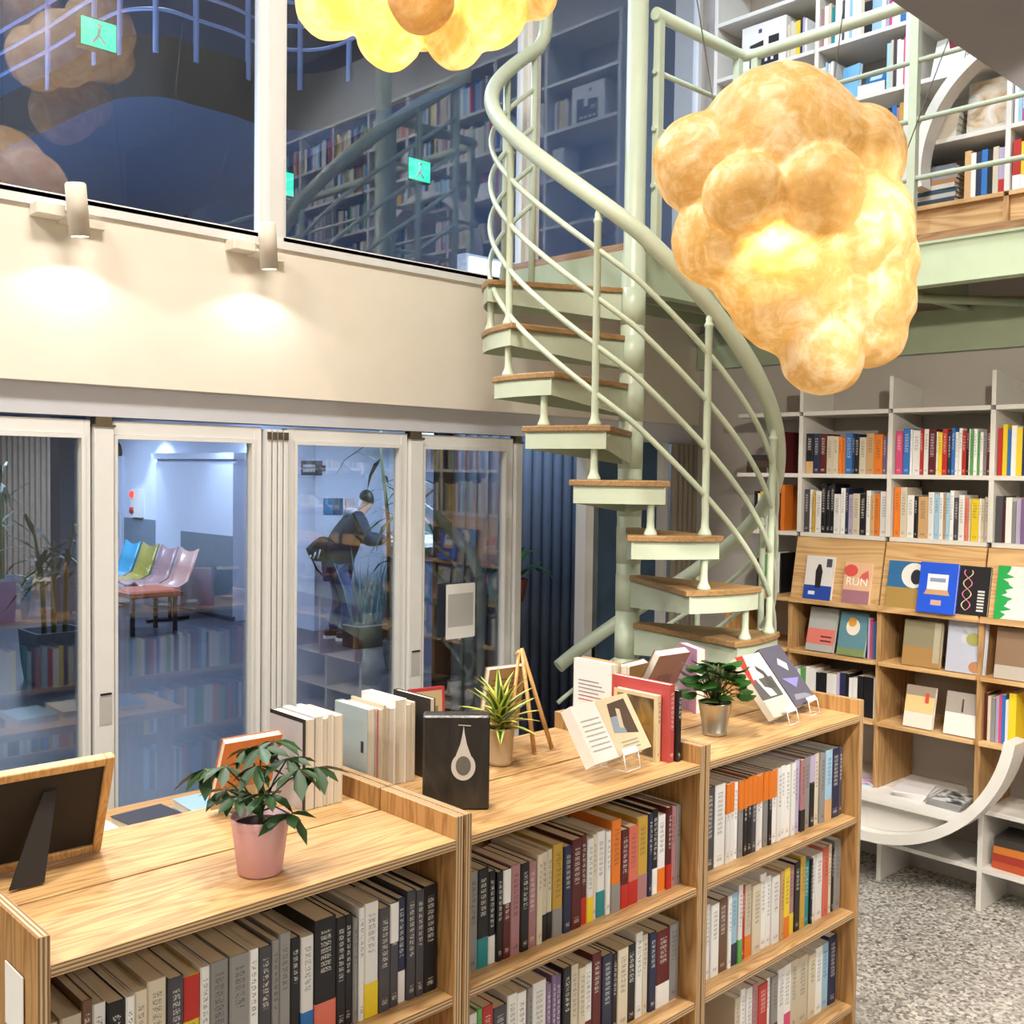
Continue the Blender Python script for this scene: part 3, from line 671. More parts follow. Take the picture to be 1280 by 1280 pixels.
# ================================================================== books
PAL = {'w': ('white', '#E8E7E4'), 'q': ('pale grey-blue', '#A9B8BC'), 'c': ('cream', '#D2C7B0'), 'g': ('grey', '#8C8A88'), 'd': ('dark grey', '#45434A'), 'k': ('black', '#16151A'),
       'r': ('red', '#B8281F'), 'm': ('maroon', '#5A1A1E'), 'o': ('orange', '#E07A22'), 'y': ('yellow', '#E6C92A'), 'n': ('navy', '#232B4A'),
       'b': ('blue', '#2C6DB4'), 'l': ('light blue', '#9CC3DC'), 't': ('teal', '#22868C'), 'e': ('green', '#5FA657'), 'p': ('purple', '#7A6288'),
       'i': ('pink', '#D24A78'), 's': ('brown', '#6A4A38'), 'a': ('tan', '#C9A272'), 'u': ('mauve', '#A8787C'), 'h': ('mustard', '#C09A3A'), 'v': ('lilac', '#B4AAC8'), 'f': ('salmon', '#D8705C')}
PC_ = {k: (*lin(v[1]), 1) for k, v in PAL.items()}
ORD = ['first', 'second', 'third', 'fourth', 'fifth', 'sixth', 'seventh', 'eighth', 'ninth', 'tenth', 'eleventh', 'twelfth', 'thirteenth', 'fourteenth', 'fifteenth', 'sixteenth', 'seventeenth', 'eighteenth', 'nineteenth', 'twentieth', 'twenty-first', 'twenty-second', 'twenty-third', 'twenty-fourth', 'twenty-fifth', 'twenty-sixth', 'twenty-seventh', 'twenty-eighth', 'twenty-ninth', 'thirtieth', 'thirty-first', 'thirty-second', 'thirty-third', 'thirty-fourth', 'thirty-fifth']
def shell(t, d, z0, z1, c=.0014, off=0., b=.0025):
    h = t/2+off; y0 = -off
    b = min(b, t*.3)
    po = [(-h, d), (-h, y0+b), (-h+b, y0), (h-b, y0), (h, y0+b), (h, d), (h-c, d), (h-c, y0+c+b*.5), (-h+c, y0+c+b*.5), (-h+c, d)]
    n = len(po); mb = MB()
    vv = [(x, y, z0) for x, y in po]+[(x, y, z1) for x, y in po]
    ff = [[i, (i+1) % n, n+(i+1) % n, n+i] for i in range(n)]
    caps = [(0, 1, 8, 9), (1, 2, 3, 4), (1, 4, 7, 8), (4, 5, 6, 7)]
    ff += [list(q)[::-1] for q in caps]+[[n+i for i in q] for q in caps]
    return mb.add(vv, [f[::-1] for f in ff])
def make_book(label, group, loc, rot, t, h, d, col, band=None, topband=None, white=False, name='book', bandh=.3, cat='book'):
    bk = thing(name, label, cat, loc, rot, group)
    o = shell(t, d, 0, h).build('cover', M['cover'], bk); o.color = col
    mb = MB().box(-t/2+.0014, t/2-.0014, .004, d-.003, .001, h-.002)
    mb.build('pages', M['pagew' if white else 'pages'], bk)
    if band: o = shell(t, d*.8, .0, h*bandh, .0006, .0005).build('paper_band', M['flat'], bk); o.color = band
    if topband: o = shell(t, d*.8, h*.62, h-.0005, .0006, .0005).build('paper_band', M['flat'], bk); o.color = topband
    return bk
def tok(s):   # colour letter, thickness mm, optional /band ^topband ~height-cm
    col = s[0]; rest = s[1:]; band = top = None; hh = None; lean = 0
    for mk in ('\\', '~', '^', '/'):
        if mk in rest:
            rest, x = rest.split(mk)
            if mk == '/': band = x
            elif mk == '^': top = x
            elif mk == '~': hh = float(x)/100
            else: lean = float(x)
    return col, float(rest)/1000, band, top, hh, lean
def row(spec, start, step, rotz, where, group, avail, h0=.205, d0=.14, fit=True, setback=0., hv=.012, white=False, dmax=.19, far=False):
    tk = [tok(s) for s in spec.split()]; tot = sum(t[1] for t in tk); k = avail/tot if (fit or tot > avail) else 1
    pos = 0.; start = Vector(start); step = Vector(step); back = Matrix.Rotation(rotz, 3, 'Z') @ Vector((0, 1, 0))
    for i, (c, t, band, top, hh, lean) in enumerate(tk):
        t *= k; h = hh or h0+random.uniform(-hv, hv); d = min(dmax, d0+random.uniform(-.012, .012))
        p = start+step*(pos+t/2)+back*(setback+random.uniform(0, .008)); pos += t
        desc = PAL[c][0]+' book'
        if band: desc += ' with %s band' % PAL[band][0]
        if top: desc += ' with %s top' % PAL[top][0]
        lb = '%s, %s from left, %s' % (desc, ORD[i], where)
        cc = PC_[c]; v = random.uniform(.86, 1.08); cc = (min(cc[0]*v, .85), min(cc[1]*v, .85), min(cc[2]*v, .85), 1)
        if far: far_book(p, rotz, t-.0012, h, d, cc, PC_[band] if band else None, PC_[top] if top else None); continue
        make_book(lb, group, p, (0, R(lean), rotz), max(.004, t-.0012), h, d, cc, PC_[band] if band else None, PC_[top] if top else None, white)
FAR = MB(); FARC = []      # the rest of the books: too small, or seen only as reflections; one mass
def far_book(p, rotz, t, h, d, c, band=None, top=None):
    T = Matrix.Translation(p) @ Matrix.Rotation(rotz, 4, 'Z'); pg = (*lin('#D8CCB2'), 1)
    z0 = h*.3 if band else 0; z1 = h*.62 if top else h
    for a, b, cc in ((0, z0, band), (z0, z1, c), (z1, h, top)):
        if b-a > .001: FAR.box(-t/2, t/2, 0, d, a, b, M=T); FARC.extend([cc]*24)
    FAR.box(-t/2+.0014, t/2-.0014, .003, d-.002, h, h+.0004, M=T); FARC.extend([pg]*24)
def stuff_row(segs, seed):
    mb = FAR; cols = FARC; rnd = random.Random(seed)
    keys = 'wwwwcccggdkkrnblltueaoym'
    for (x0, x1, y0, z0, ax, h0, d) in segs:
        p = x0
        while p < x1-.02:
            t = min(rnd.uniform(.012, .032), x1-p); h = h0+rnd.uniform(-.02, .015); c = PC_[rnd.choice(keys)]
            if ax == 'x': mb.box(p+.0004, p+t-.0004, y0, y0+d, z0, z0+h)
            else: mb.box(y0, y0+d, p+.0004, p+t-.0004, z0, z0+h)
            cols.extend([c]*24); p += t
def build_far(name, label):
    me = FAR.mesh(name, M['rowbooks']); at = me.color_attributes.new('col', 'FLOAT_COLOR', 'CORNER')
    at.data.foreach_set('color', [x for c in FARC for x in c])
    return tag(link(name, me), label, 'books', None, 'stuff')

# ================================================================== low bookcases
XB = [.557, 1.41, 2.25, 3.10]; TOP = EYE-.757; YF, YS, YB = 1.60, 1.862, 2.13
SH = [TOP-.328, TOP-.634, TOP-.939]          # tops of the three shelf boards
def bookcase(x0, x1, y0, y1, face, label):
    w, dp = x1-x0, y1-y0
    bc = thing('low_bookcase', label, 'bookcase', (x0, y0, 0), (0, 0, 0), 'low plywood bookcases')
    f = 'y-' if face < 0 else 'y+'
    g0 = .0015; T = .02
    for a in (g0, w-T-g0):
        MB().box(a, a+T, 0, dp, 0, TOP+.048, {f: 1, 'z+': 1, '': 0}).build('side_panel', [M['oaky'], M['plyx']], bc, .0012)
    MB().box(T+g0, w-T-g0, .0, dp-.004 if face < 0 else dp-.002, TOP-.02, TOP, {f: 1, '': 0}).build('top_board', [M['oakx'], M['ply']], bc, .001)
    ya, yb = (.004, dp-.012) if face < 0 else (.012, dp-.004)
    for z in SH: MB().box(T+g0, w-T-g0, ya, yb, z-.02, z, {f: 1, '': 0}).build('shelf_board', [M['oakx'], M['ply']], bc, .001)
    b = (dp-.012, dp-.006) if face < 0 else (.006, .012)
    boxo('back_panel', (T+g0, w-T-g0, b[0], b[1], .02, TOP-.02), M['oaky'], bc)
    boxo('plinth', (T+g0, w-T-g0, .03 if face < 0 else dp-.05, .05 if face < 0 else dp-.03, 0, SH[2]-.02), M['oaky'], bc)
NM = ('nearest', 'middle', 'farthest')
for i in range(3):
    bookcase(XB[i], XB[i+1], YF, YS-.002, -1, NM[i]+' low wooden bookcase facing the camera')
    bookcase(XB[i], XB[i+1], YS+.001, YB, 1, NM[i]+' low wooden bookcase facing the glass doors')
o = tag(boxo('price_card', (XB[0]-.0025, XB[0]-.0005, YF+.05, YF+.13, TOP-.13, TOP-.03), M['paper'], None, .0008), 'small white card on the end of the nearest bookcase', 'card')
def low(i, r, spec, where, fit=True, **kw):
    row(spec, (XB[i]+.024, YF+.05, SH[r]+.0005), (1, 0, 0), 0, where, 'books in the low bookcases', XB[i+1]-XB[i]-.05, fit=fit, **kw)
low(0, 0, 'c26 c30 s16 w20 k26 w14 c20 c30~22 d24 y28^r w16 g32 g34 w18 d22 g14 g22 k18 w24/b k42/f~23 k20 k16 g10 w12 w30/y~23 d24 d20^w n18/w d20 d18 k30', 'top row, nearest low bookcase', h0=.215, d0=.165)
low(1, 0, 'y8/m k20 g18 k22/t k14/w k12 m16^w u20 k18 u18 c12 c13/k c12/k h22/g n18 m24 m14/r w16/y c10 w20/t w12 o24/g~23 m20/r f26/r h28/u n12 k16/w w22/o m14/r u16 g12', 'top row, middle low bookcase', h0=.21, d0=.15)
low(1, 1, 'k14 k14 w16 e10 r22 d26 w20 w20 g10 w30 p12 p10 p12 k18/w c18 c16 w18/m m22 n24 k12 c26 k22 w18 c14 n18 m36/w g26', 'second row, middle low bookcase', h0=.21, d0=.15)
low(2, 0, 'k18~17 w8~17 d26~23 w26~23 w10^o w11^o w10~22 g12^o k10^o k11^o d12^o w10^o w11^o g12^o k10^o w14^o w12 w12 w14 w11 v16 u14/k g16 k14^v c14 g16 l20/a n24 d12', 'top row, farthest low bookcase', h0=.222, d0=.15, hv=.004, white=True)
low(2, 1, 'e20/w w12 v10 w12 w22 s24 w10 l18/n w12/e r12 c18/o c26 w18 w14 w24 a12 y18/o u18/y k18 h16 t16 k8 w14 w22 f20 c12 k8 g22', 'second row, farthest low bookcase', h0=.215, d0=.15, white=True)
row('c14~20 w12 w16 u14 r26 w12 g18/k w20 w22/i c20 c30 c22 w22 l22 n24', (XB[2]+.25, YF+.05, SH[2]+.0005), (1, 0, 0), 0, 'third row, farthest low bookcase', 'books in the low bookcases', .565, h0=.21, d0=.16, fit=True, white=True)
row('c14~14 w12~15', (XB[2]+.026, YF+.06, SH[2]+.0005), (1, 0, 0), 0, 'left corner of third row, farthest bookcase', 'books in the low bookcases', .05, d0=.13, fit=False)
stuff_row([(XB[i]+.03, XB[i+1]-.03, YB-.17, SH[r]+.0005, 'x', .2, .14) for i in range(3) for r in range(3)], 3)

# ================================================================== things on top of the low bookcases
ZT = TOP+.0006
def onpx(px, py, z=None): return P(px, py, 'z', TOP if z is None else z)
def fore_row(spec, x0, y0, where, group, h0=.2, d0=.145):      # fore-edges to the camera
    p = x0
    for i, s in enumerate(spec.split()):
        c, t, band, top, hh, lean = tok(s); h = hh or h0+random.uniform(-.008, .008); d = d0+random.uniform(-.012, .004)
        lb = '%s book with page edges out, %s from left, %s' % (PAL[c][0], ORD[i], where)
        bk = make_book(lb, group, (p+t/2, y0+d+random.uniform(0, .004), ZT), (0, 0, math.pi), t-.001, h, d, PC_[c], None, None, True); p += t
        if i == 0: first = (bk, t-.001, h, d)
    return first
def side_print(f, y0, y1, z0, z1, col, e=.0004, name='print'):
    bk, t, h, d = f; x = t/2+e
    o = MB().poly([(x, y0*d, z0*h), (x, y1*d, z0*h), (x, y1*d, z1*h), (x, y0*d, z1*h)]).build(name, M['flat'], bk); o.color = (*lin(col), 1)
f_ = fore_row('g27~20.4 w20 c13 w15 c24', 1.255, 1.955, 'row behind the pink pot', 'books on the low bookcases')
side_print(f_, 0, 1, 0, 1, '#2A2624'); side_print(f_, 0, .93, 0, .955, '#B4B2B6', .0007)
f_ = fore_row('q24~19.6 f10 c14 c9 c10 w17 w34~20.6 c14 c12', 1.437, 1.978, 'row behind the black box', 'books on the low bookcases', h0=.196)
side_print(f_, .82, .9, .46, .6, '#2A2C30', .0005, 'mark')
f_ = fore_row('w22~20.5 c12 a10 c30 w12~19', 2.28, 1.955, 'row left of the stair pole', 'books on the low bookcases', h0=.2)
side_print(f_, 0, 1, 0, .24, '#2C221E', .0005)
for k in range(6): side_print(f_, .15, .85-.08*(k % 3), .42+.055*k, .435+.055*k, '#B05A58' if k < 2 else '#8A8486', .0006)
# printed pictures for face-out books
ART = {}
def print_rect(par, x0, x1, z0, z1, col, name='print', y=-.0008, mat=None):
    o = MB().poly([(x0, y, z0), (x1, y, z0), (x1, y, z1), (x0, y, z1)]).build(name, mat or M['flat'], par)
    if col: o.color = (*lin(col), 1)
    return o
def print_poly(par, pts, col, name='print', y=-.0011):
    o = MB().poly([(x, y, z) for x, z in pts]).build(name, M['flat'], par); o.color = (*lin(col), 1); return o
def text(par, s, size, x, z, col, name='lettering', y=-.0013, sx=1.0):
    cu_ = bpy.data.curves.new('t', 'FONT'); cu_.body = s; cu_.size = size; cu_.align_x = 'CENTER'; cu_.fill_mode = 'FRONT'
    ob = bpy.data.objects.new('t', cu_); COL.objects.link(ob); bpy.context.view_layer.update()
    me = bpy.data.meshes.new_from_object(ob.evaluated_get(bpy.context.evaluated_depsgraph_get())); bpy.data.objects.remove(ob)
    me.transform(Matrix.Translation((x, y, z)) @ Matrix.Rotation(R(90), 4, 'X') @ Matrix.Diagonal((sx, 1, 1, 1)))
    me.materials.clear(); me.materials.append(M['flat'])
    o = link(name, me, par); o.color = (*lin(col), 1); return o
def faceout(label, loc, yaw, tilt, w, h, t, col, group, stand=True, roll=0., name='book', white=True):
    # front cover faces local -y, base centred on the origin, leans back by tilt
    loc = Vector(loc)+Vector((0, 0, (t+.0035)*math.sin(tilt)+.0125*math.cos(tilt) if stand else t*math.sin(tilt)))
    b = thing(name, label, 'book', loc, (0, 0, 0), group)
    b.rotation_euler = (Matrix.Rotation(yaw, 3, 'Z') @ Matrix.Rotation(-tilt, 3, 'X') @ Matrix.Rotation(roll, 3, 'Y')).to_euler()
    c = .0016; mb = MB()
    mb.box(-w/2, w/2, 0, c, 0, h).box(-w/2, w/2, t-c, t, 0, h).box(-w/2, -w/2+c, c, t-c, 0, h)
    o = mb.build('cover', M['flat'], b); o.color = (*lin(col), 1)
    boxo('pages', (-w/2+c, w/2-.003, c, t-c, .002, h-.002), M['pagew' if white else 'pages'], b)
    if stand:
        s = thing('book_stand', 'clear acrylic stand holding the '+label.split(' on ')[0].split(' leaning')[0], 'book stand', loc, (0, 0, yaw), 'acrylic book stands')
        Tm = Matrix.Rotation(-tilt, 4, 'X')
        MB().box(-.03, .03, t+.0008, t+.0035, -.012, h*.62, M=Tm).build('back_rest', M['acrylic'], s)
        MB().box(-.03, .03, -.022, t+.0035, -.0045, -.0015, M=Tm).build('lip', M['acrylic'], s)
        MB().box(-.03, .03, -.024, -.022, -.0045, .012, M=Tm).build('stop', M['acrylic_edge'], s)
        zt = -((t+.0035)*math.sin(tilt)+.0125*math.cos(tilt))+.0015; yk = (Tm @ Vector((0, t+.003, 0))).y+.03
        for e_ in (-.03, .03): MB().tube([Tm @ Vector((e_, -.022, -.004)), (e_, -.03, zt), (e_, yk, zt)], .0014, 5).build('foot', M['acrylic_edge'], s)
        MB().tube([(-.03, -.03, zt), (.03, -.03, zt)], .0014, 5).build('foot', M['acrylic_edge'], s)
    return b
GT = 'books displayed on the low bookcases'
ZL = ZT
# frame seen from behind
a, b = onpx(124, 1063), onpx(0, 1092); dv = (b-a); dv.z = 0; dv.normalize(); yaw = math.atan2(dv.y, dv.x)
fr = thing('picture_frame', 'wooden picture frame seen from behind with black easel back', 'picture frame', (a.x, a.y, ZT+.0045))
nrm = Vector((dv.y, -dv.x, 0));
if nrm.dot(Vector((0, -1, 0))) < 0: nrm = -nrm       # towards the camera
Bm = Matrix.Identity(4)
upv = (Vector((0, 0, 1))*math.cos(R(20))+nrm*math.sin(R(20))); ny = dv.cross(upv)
for i, v in enumerate((dv, ny, upv)):
    for j in range(3): Bm[j][i] = v[j]
sgn = 1 if ny.dot(nrm) > 0 else -1
FWd, FHt, bw = .243, .215, .017
for bb, nm in (((0, bw, 0, FHt), 'frame_side'), ((FWd-bw, FWd, 0, FHt), 'frame_side'), ((bw, FWd-bw, 0, bw), 'frame_rail'), ((bw, FWd-bw, FHt-bw, FHt), 'frame_rail')):
    MB().box(bb[0], bb[1], -.01, .01, bb[2], bb[3], M=Bm).build(nm, M['beech'], fr, .0015)
MB().box(bw, FWd-bw, -.004, .002, bw, FHt-bw, M=Bm).build('backing_board', M['black'], fr)
s0 = Bm @ Vector((.115, .006*sgn, FHt*.76)); foot = Vector(dv*.17+nrm*.105); foot.z = 0
w2 = dv*.030
MB().add([s0-w2*.4, s0+w2*.4, foot+w2, foot-w2, s0-w2*.4+nrm*.004, s0+w2*.4+nrm*.004, foot+w2+nrm*.004, foot-w2+nrm*.004],
         [(0, 1, 2, 3), (7, 6, 5, 4), (0, 4, 5, 1), (1, 5, 6, 2), (2, 6, 7, 3), (3, 7, 4, 0)]).build('easel_leg', M['black'], fr)
# orange book seen from behind
p = onpx(300, 1013); b = faceout('orange book seen from behind on a clear stand beside the pink pot', (p.x, p.y+.02, ZL), math.pi-.05, R(24), .135, .175, .02, '#C87840', GT)
print_rect(b, -.0675, .0675, 0, .05, '#D9C2A2', y=.0204)
# picture book row: dark cover and red-edged picture
make_book('charcoal hardback standing beside the red-edged picture book', GT, (1.62, 2.11, ZT), (0, 0, math.pi), .016, .2, .15, (*lin('#3A3430'), 1), None, None, True)
b = faceout('red-edged tan picture book behind the black box', (1.69, 2.06, ZT), R(-12), R(3), .10, .198, .012, '#B8323A', GT, False)
print_rect(b, -.05, .042, 0, .19, '#C7AE84'); print_rect(b, -.03, .03, .1, .15, '#8E7448', y=-.0012)
# black shrink-wrapped box with a teardrop
A, B_ = Vector((1.452, 1.795, 0)), Vector((1.570, 1.694, 0)); md = (A+B_)/2; yaw = math.atan2(B_.y-A.y, B_.x-A.x)
bx = thing('boxed_set', 'black shrink-wrapped box with a white teardrop emblem', 'box', (md.x, md.y, ZT), (0, 0, yaw))
t_ = NT('shrink_wrap_black'); nz = t_.noise(t_.coord(scale=(14, 14, 5)), 1, 4, .6, 1.5)
wrap = t_.bsdf(t_.ramp(nz, [(.35, lin('#2A2622')), (.62, lin('#3A3530')), (.72, lin('#565049'))]), .28, 0, nz, .5, .004)
boxo('carton', (-.0745, .0745, 0, .05, 0, .212), wrap, bx, .004)
dr_ = [(0, .178)]+[(.006+.004*k, .172-.017*k) for k in range(1, 4)]
tear = []
for k in range(33):
    a_ = R(-230+280*k/32); tear.append((.027*math.cos(a_), .098+.031*math.sin(a_)))
tear = [(x+.016, z) for x, z in tear]; tear = [(.016, .19)]+[(.0185, .172), (.0235, .148)]+tear[::-1]+[(.0085, .148), (.0135, .172)]
print_poly(bx, tear, '#CFC9C0', 'teardrop', -.0006)
print_poly(bx, [(.016+.017*math.cos(R(20*k)), .1+.022*math.sin(R(20*k))) for k in range(18)], '#6E6860', 'oval', -.0010)
print_poly(bx, [(.004, .191), (.032, .189), (.032, .191), (.004, .193)], '#CFC9C0', 'mark', -.0006)
# easel with a book
p = Vector((2.0, 1.975, ZT+.003)); es = thing('mini_easel', 'small wooden easel holding a brown book', 'easel', p)
tp = Vector((-.005, .06, .27))
for f in ((.045, -.012, 0), (-.03, -.02, 0)): MB().tube([f, tp], [.0065, .0055], 6).build('leg', M['beech'], es)
MB().tube([(-.075, .035, .0), tp+Vector((-.005, .004, -.005))], .005, 6).build('leg', M['beech'], es)
MB().tube([tp+Vector((-.02, .003, -.012)), tp+Vector((.012, .003, -.012))], .0035, 6).build('hinge_pin', M['beech'], es)
b = faceout('brown book on the small wooden easel', (1.97, 2.112, ZT+.035), math.pi-.12, R(12), .125, .19, .022, '#A98A62', GT, False)
for k in range(5): print_rect(b, -.045, .05, .10+.014*k, .103+.014*k, '#6E5436', y=.0228)
# leaning white book on acrylic stand
b = faceout('white landscape book with a photograph leaning on a clear stand', (2.0, 1.668, ZL+.02), R(4), R(33), .235, .152, .035, '#E6E2DA', GT)
print_rect(b, -.02, .1175, 0, .152, '#D8C6A4'); print_poly(b, [(.0, .06), (.095, .045), (.095, .14), (.02, .135)], '#54463A', 'photograph')
print_poly(b, [(.0, .06), (.05, .052), (.045, .1), (.01, .1)], '#8C98A4', 'photograph', -.0014); print_poly(b, [(.03, .07), (.045, .065), (.06, .115), (.045, .12)], '#C8B8A0', 'photograph', -.0016)
for k in range(7): print_rect(b, -.105, -.03, .03+.013*k, .032+.013*k, '#A8A49C', y=-.0012)
for k in range(3): print_rect(b, .01, .08, .012+.009*k, .015+.009*k, '#9A948A', y=-.0014)
# three upright picture books at the end of the middle bookcase
ART['ochre'] = art_mat('ochre_cover_art', ['#4A3A22', '#6A5A42', '#B4862E', '#C79A3C'], 9, 1)
def side_book(label, x, t, y0, d, h, col):
    return make_book(label, GT, (x+t/2, y0, ZT), (0, 0, 0), t, h, d, (*lin(col), 1), None, None, True)
b = side_book('ochre picture book with cream border at the end of middle bookcase', 2.158, .018, 1.69, .15, .175, '#D8C49A')
mb = MB().poly([(-.0096, .138, .010), (-.0096, .012, .010), (-.0096, .012, .165), (-.0096, .138, .165)]); mb.build('cover_picture', ART['ochre'], b)
side_book('large red picture book behind the ochre one', 2.1785, .022, 1.665, .2, .205, '#B84A48')
side_book('thin black book right of the red picture book', 2.2015, .016, 1.655, .18, .188, '#1A1818')
# back unit: leaning brown books and the lilac one
b = faceout('brown book leaning towards the camera by the stair', (2.46, 2.115, ZT+.002), math.pi+.1, R(28), .12, .18, .022, '#8A7048', GT)
b = faceout('mauve-brown book leaning in front of the stair pole', (2.62, 2.105, ZT+.002), math.pi-.1, R(30), .14, .21, .03, '#8C6A5C', GT)
make_book('pink and lilac book standing behind the zinc pot', GT, (2.77, 2.07, ZT), (0, 0, math.pi-.5), .03, .205, .14, (*lin('#B88AA8'), 1), None, None, True)
# two face-out books at the far end
b = faceout('cream book with red letters and a swan photograph leaning on a clear stand', (2.81, 1.705, ZL), R(4), R(40), .15, .215, .022, '#DAD4C4', GT)
print_poly(b, [(-.075, .215), (-.03, .215), (-.045, .165), (-.06, .12), (-.075, .115)], '#D8362E'); print_rect(b, -.075, .055, .06, .13, '#5A5856', 'photograph')
print_poly(b, [(-.02, .066), (.02, .066), (.01, .09), (-.02, .1), (-.03, .14), (-.045, .14), (-.03, .09)], '#E8E4DA', 'swan', -.0014)
print_poly(b, [(.0, .09), (.045, .09), (.03, .15), (.0, .175), (-.005, .16), (.015, .14)], '#4C4A48', 'wing', -.0013); print_rect(b, -.075, .055, 0, .055, '#BEBBB0')
b = faceout('dark violet-grey book leaning at the far end', (2.975, 1.73, ZL), R(4), R(40), .14, .215, .03, '#5A5868', GT)
print_poly(b, [(-.05, .1), (.05, .09), (.0, .06)], '#8A84C8'); print_poly(b, [(-.02, .15), (.02, .12), (.035, .145), (.0, .17)], '#D8D4DA'); print_poly(b, [(-.05, .02), (.06, .02), (.03, .035), (-.04, .04)], '#8C8C98')
# plants in pots
def pot(t, prof, mat, soil): MB().lathe(prof, 32).build('pot', M[mat], t); MB().lathe([(soil[0], soil[1]), (0, soil[1]+.003)], 24).build('soil', M['soil'], t)
p = onpx(325, 1090); pk = thing('potted_plant', 'umbrella plant in a pink pot', 'plant', (p.x, p.y, ZT), (0, 0, 0), 'potted plants on the bookcases')
pot(pk, [(.036, 0), (.041, .003), (.054, .104), (.0545, .107), (.051, .107), (.049, .09)], 'pinkpot', (.0495, .092))
lv = MB().add([(0, 0, 0), (.008, .018, .003), (-.008, .018, .003), (.010, .034, .001), (-.010, .034, .001), (0, .052, -.006), (0, .018, -.001), (0, .034, -.003)],
              [(0, 1, 6), (0, 6, 2), (6, 1, 3, 7), (2, 6, 7, 4), (7, 3, 5), (4, 7, 5)], 0, True).mesh('leaf', M['leaf'])
st = MB(); rnd = random.Random(4)
hubs = [(-.105, .0, .195), (-.06, -.02, .205), (-.03, .04, .225), (.0, -.03, .21), (.02, .03, .24), (.05, .0, .215), (.075, -.02, .2), (.10, .03, .19), (-.07, .02, .15), (-.03, -.04, .155), (.02, -.04, .16), (.06, -.03, .12), (.0, .0, .235)]
stemtop = Vector((.004, 0, .16))
st.tube([(0, 0, .09), (.004, .002, .13), stemtop], [.005, .0045, .004], 8)
for h in hubs:
    h = CR*h[0]+Vector((CF.x, CF.y, 0)).normalized()*h[1]+Vector((0, 0, h[2])); a = Vector((0, 0, .1+.05*rnd.random()))
    st.tube([a, (a+h)/2+Vector((0, 0, .012)), h], .0017, 6)
    n_ = 7
    for j in range(n_):
        o = link('leaf', lv, pk); o.location = h; o.rotation_euler = (rnd.uniform(-.75, -.1), rnd.uniform(-.3, .3), 6.28*j/n_+rnd.uniform(-.2, .2)); o.scale = [rnd.uniform(.95, 1.35)]*3
for a in (-2.2, -1.5):
    o = link('leaf', lv, pk); o.location = (.01, -.01, .1); o.rotation_euler = (.3, 0, a-1.2); o.scale = (1.3, 1.1, 1.2)
st.build('stem', M['stem'], pk)
p = onpx(625, 955); sx_ = thing('potted_plant', 'striped yellow-green dracaena in a tan pot', 'plant', (p.x, p.y, ZT), (0, 0, 0), 'potted plants on the bookcases')
pot(sx_, [(.028, 0), (.031, .002), (.032, .010), (.0305, .011), (.037, .094), (.0375, .097), (.0345, .097), (.033, .085)], 'tanpot', (.0335, .086))
def strap(L, w, droop):
    mb = MB(); pts = []
    for k in range(6):
        t = k/5; ww = w*(1-(t*1.0)**2.2)*(.55+.45*min(1, t*4)); y = L*t; z = -droop*t*t
        pts += [(-ww, y, z+.002), (-ww*.45, y, z), (ww*.45, y, z), (ww, y, z+.002)]
    return mb.add(pts, [[k*4+j, k*4+j+1, k*4+j+5, k*4+j+4] for k in range(5) for j in range(3)], [1, 0, 1]*5, True).mesh('leaf', [M['leaf2'], M['leafy']])
sm = [strap(.115, .013, .028), strap(.105, .0135, .045), strap(.09, .012, .018)]
for k in range(40):
    o = link('leaf', sm[k % 3], sx_); u = k/40; o.location = (rnd.uniform(-.006, .006), rnd.uniform(-.006, .006), .09+u*.05); o.rotation_euler = (.25+u*1.15, 0, k*2.4)
p = onpx(893, 918); zp = thing('potted_plant', 'round-leaved green plant in a zinc pot', 'plant', (p.x, p.y, ZT), (0, 0, 0), 'potted plants on the bookcases')
pot(zp, [(.033, 0), (.036, .002), (.037, .012), (.0355, .014), (.048, .092), (.0495, .096), (.046, .096), (.044, .08)], 'zinc', (.0445, .082))
rl_ = MB(); ring = [(.022*math.sin(R(a)), .026-.026*math.cos(R(a)), .004*math.cos(R(2*a))) for a in range(0, 360, 36)]
rl_.add([(0, .026, -.003)]+ring, [(0, 1+i, 1+(i+1) % 10) for i in range(10)], 0, True); rlm = rl_.mesh('leaf', M['leaf2'])
st = MB()
for k in range(48):
    a = k*2.4; r_ = .008+.055*math.sqrt((k+.5)/48); hh = .205-.095*((k+.5)/48)**1.3
    b_ = Vector((r_*math.cos(a), r_*math.sin(a), hh)); st.tube([(0, 0, .08), b_*.5+Vector((0, 0, .05)), b_], .0015, 5)
    o = link('leaf', rlm, zp); o.location = b_; o.rotation_euler = (rnd.uniform(-.4, .35), rnd.uniform(-.3, .3), a-1.57); o.scale = [rnd.uniform(.95, 1.35)]*3
st.build('stem', M['stem'], zp)
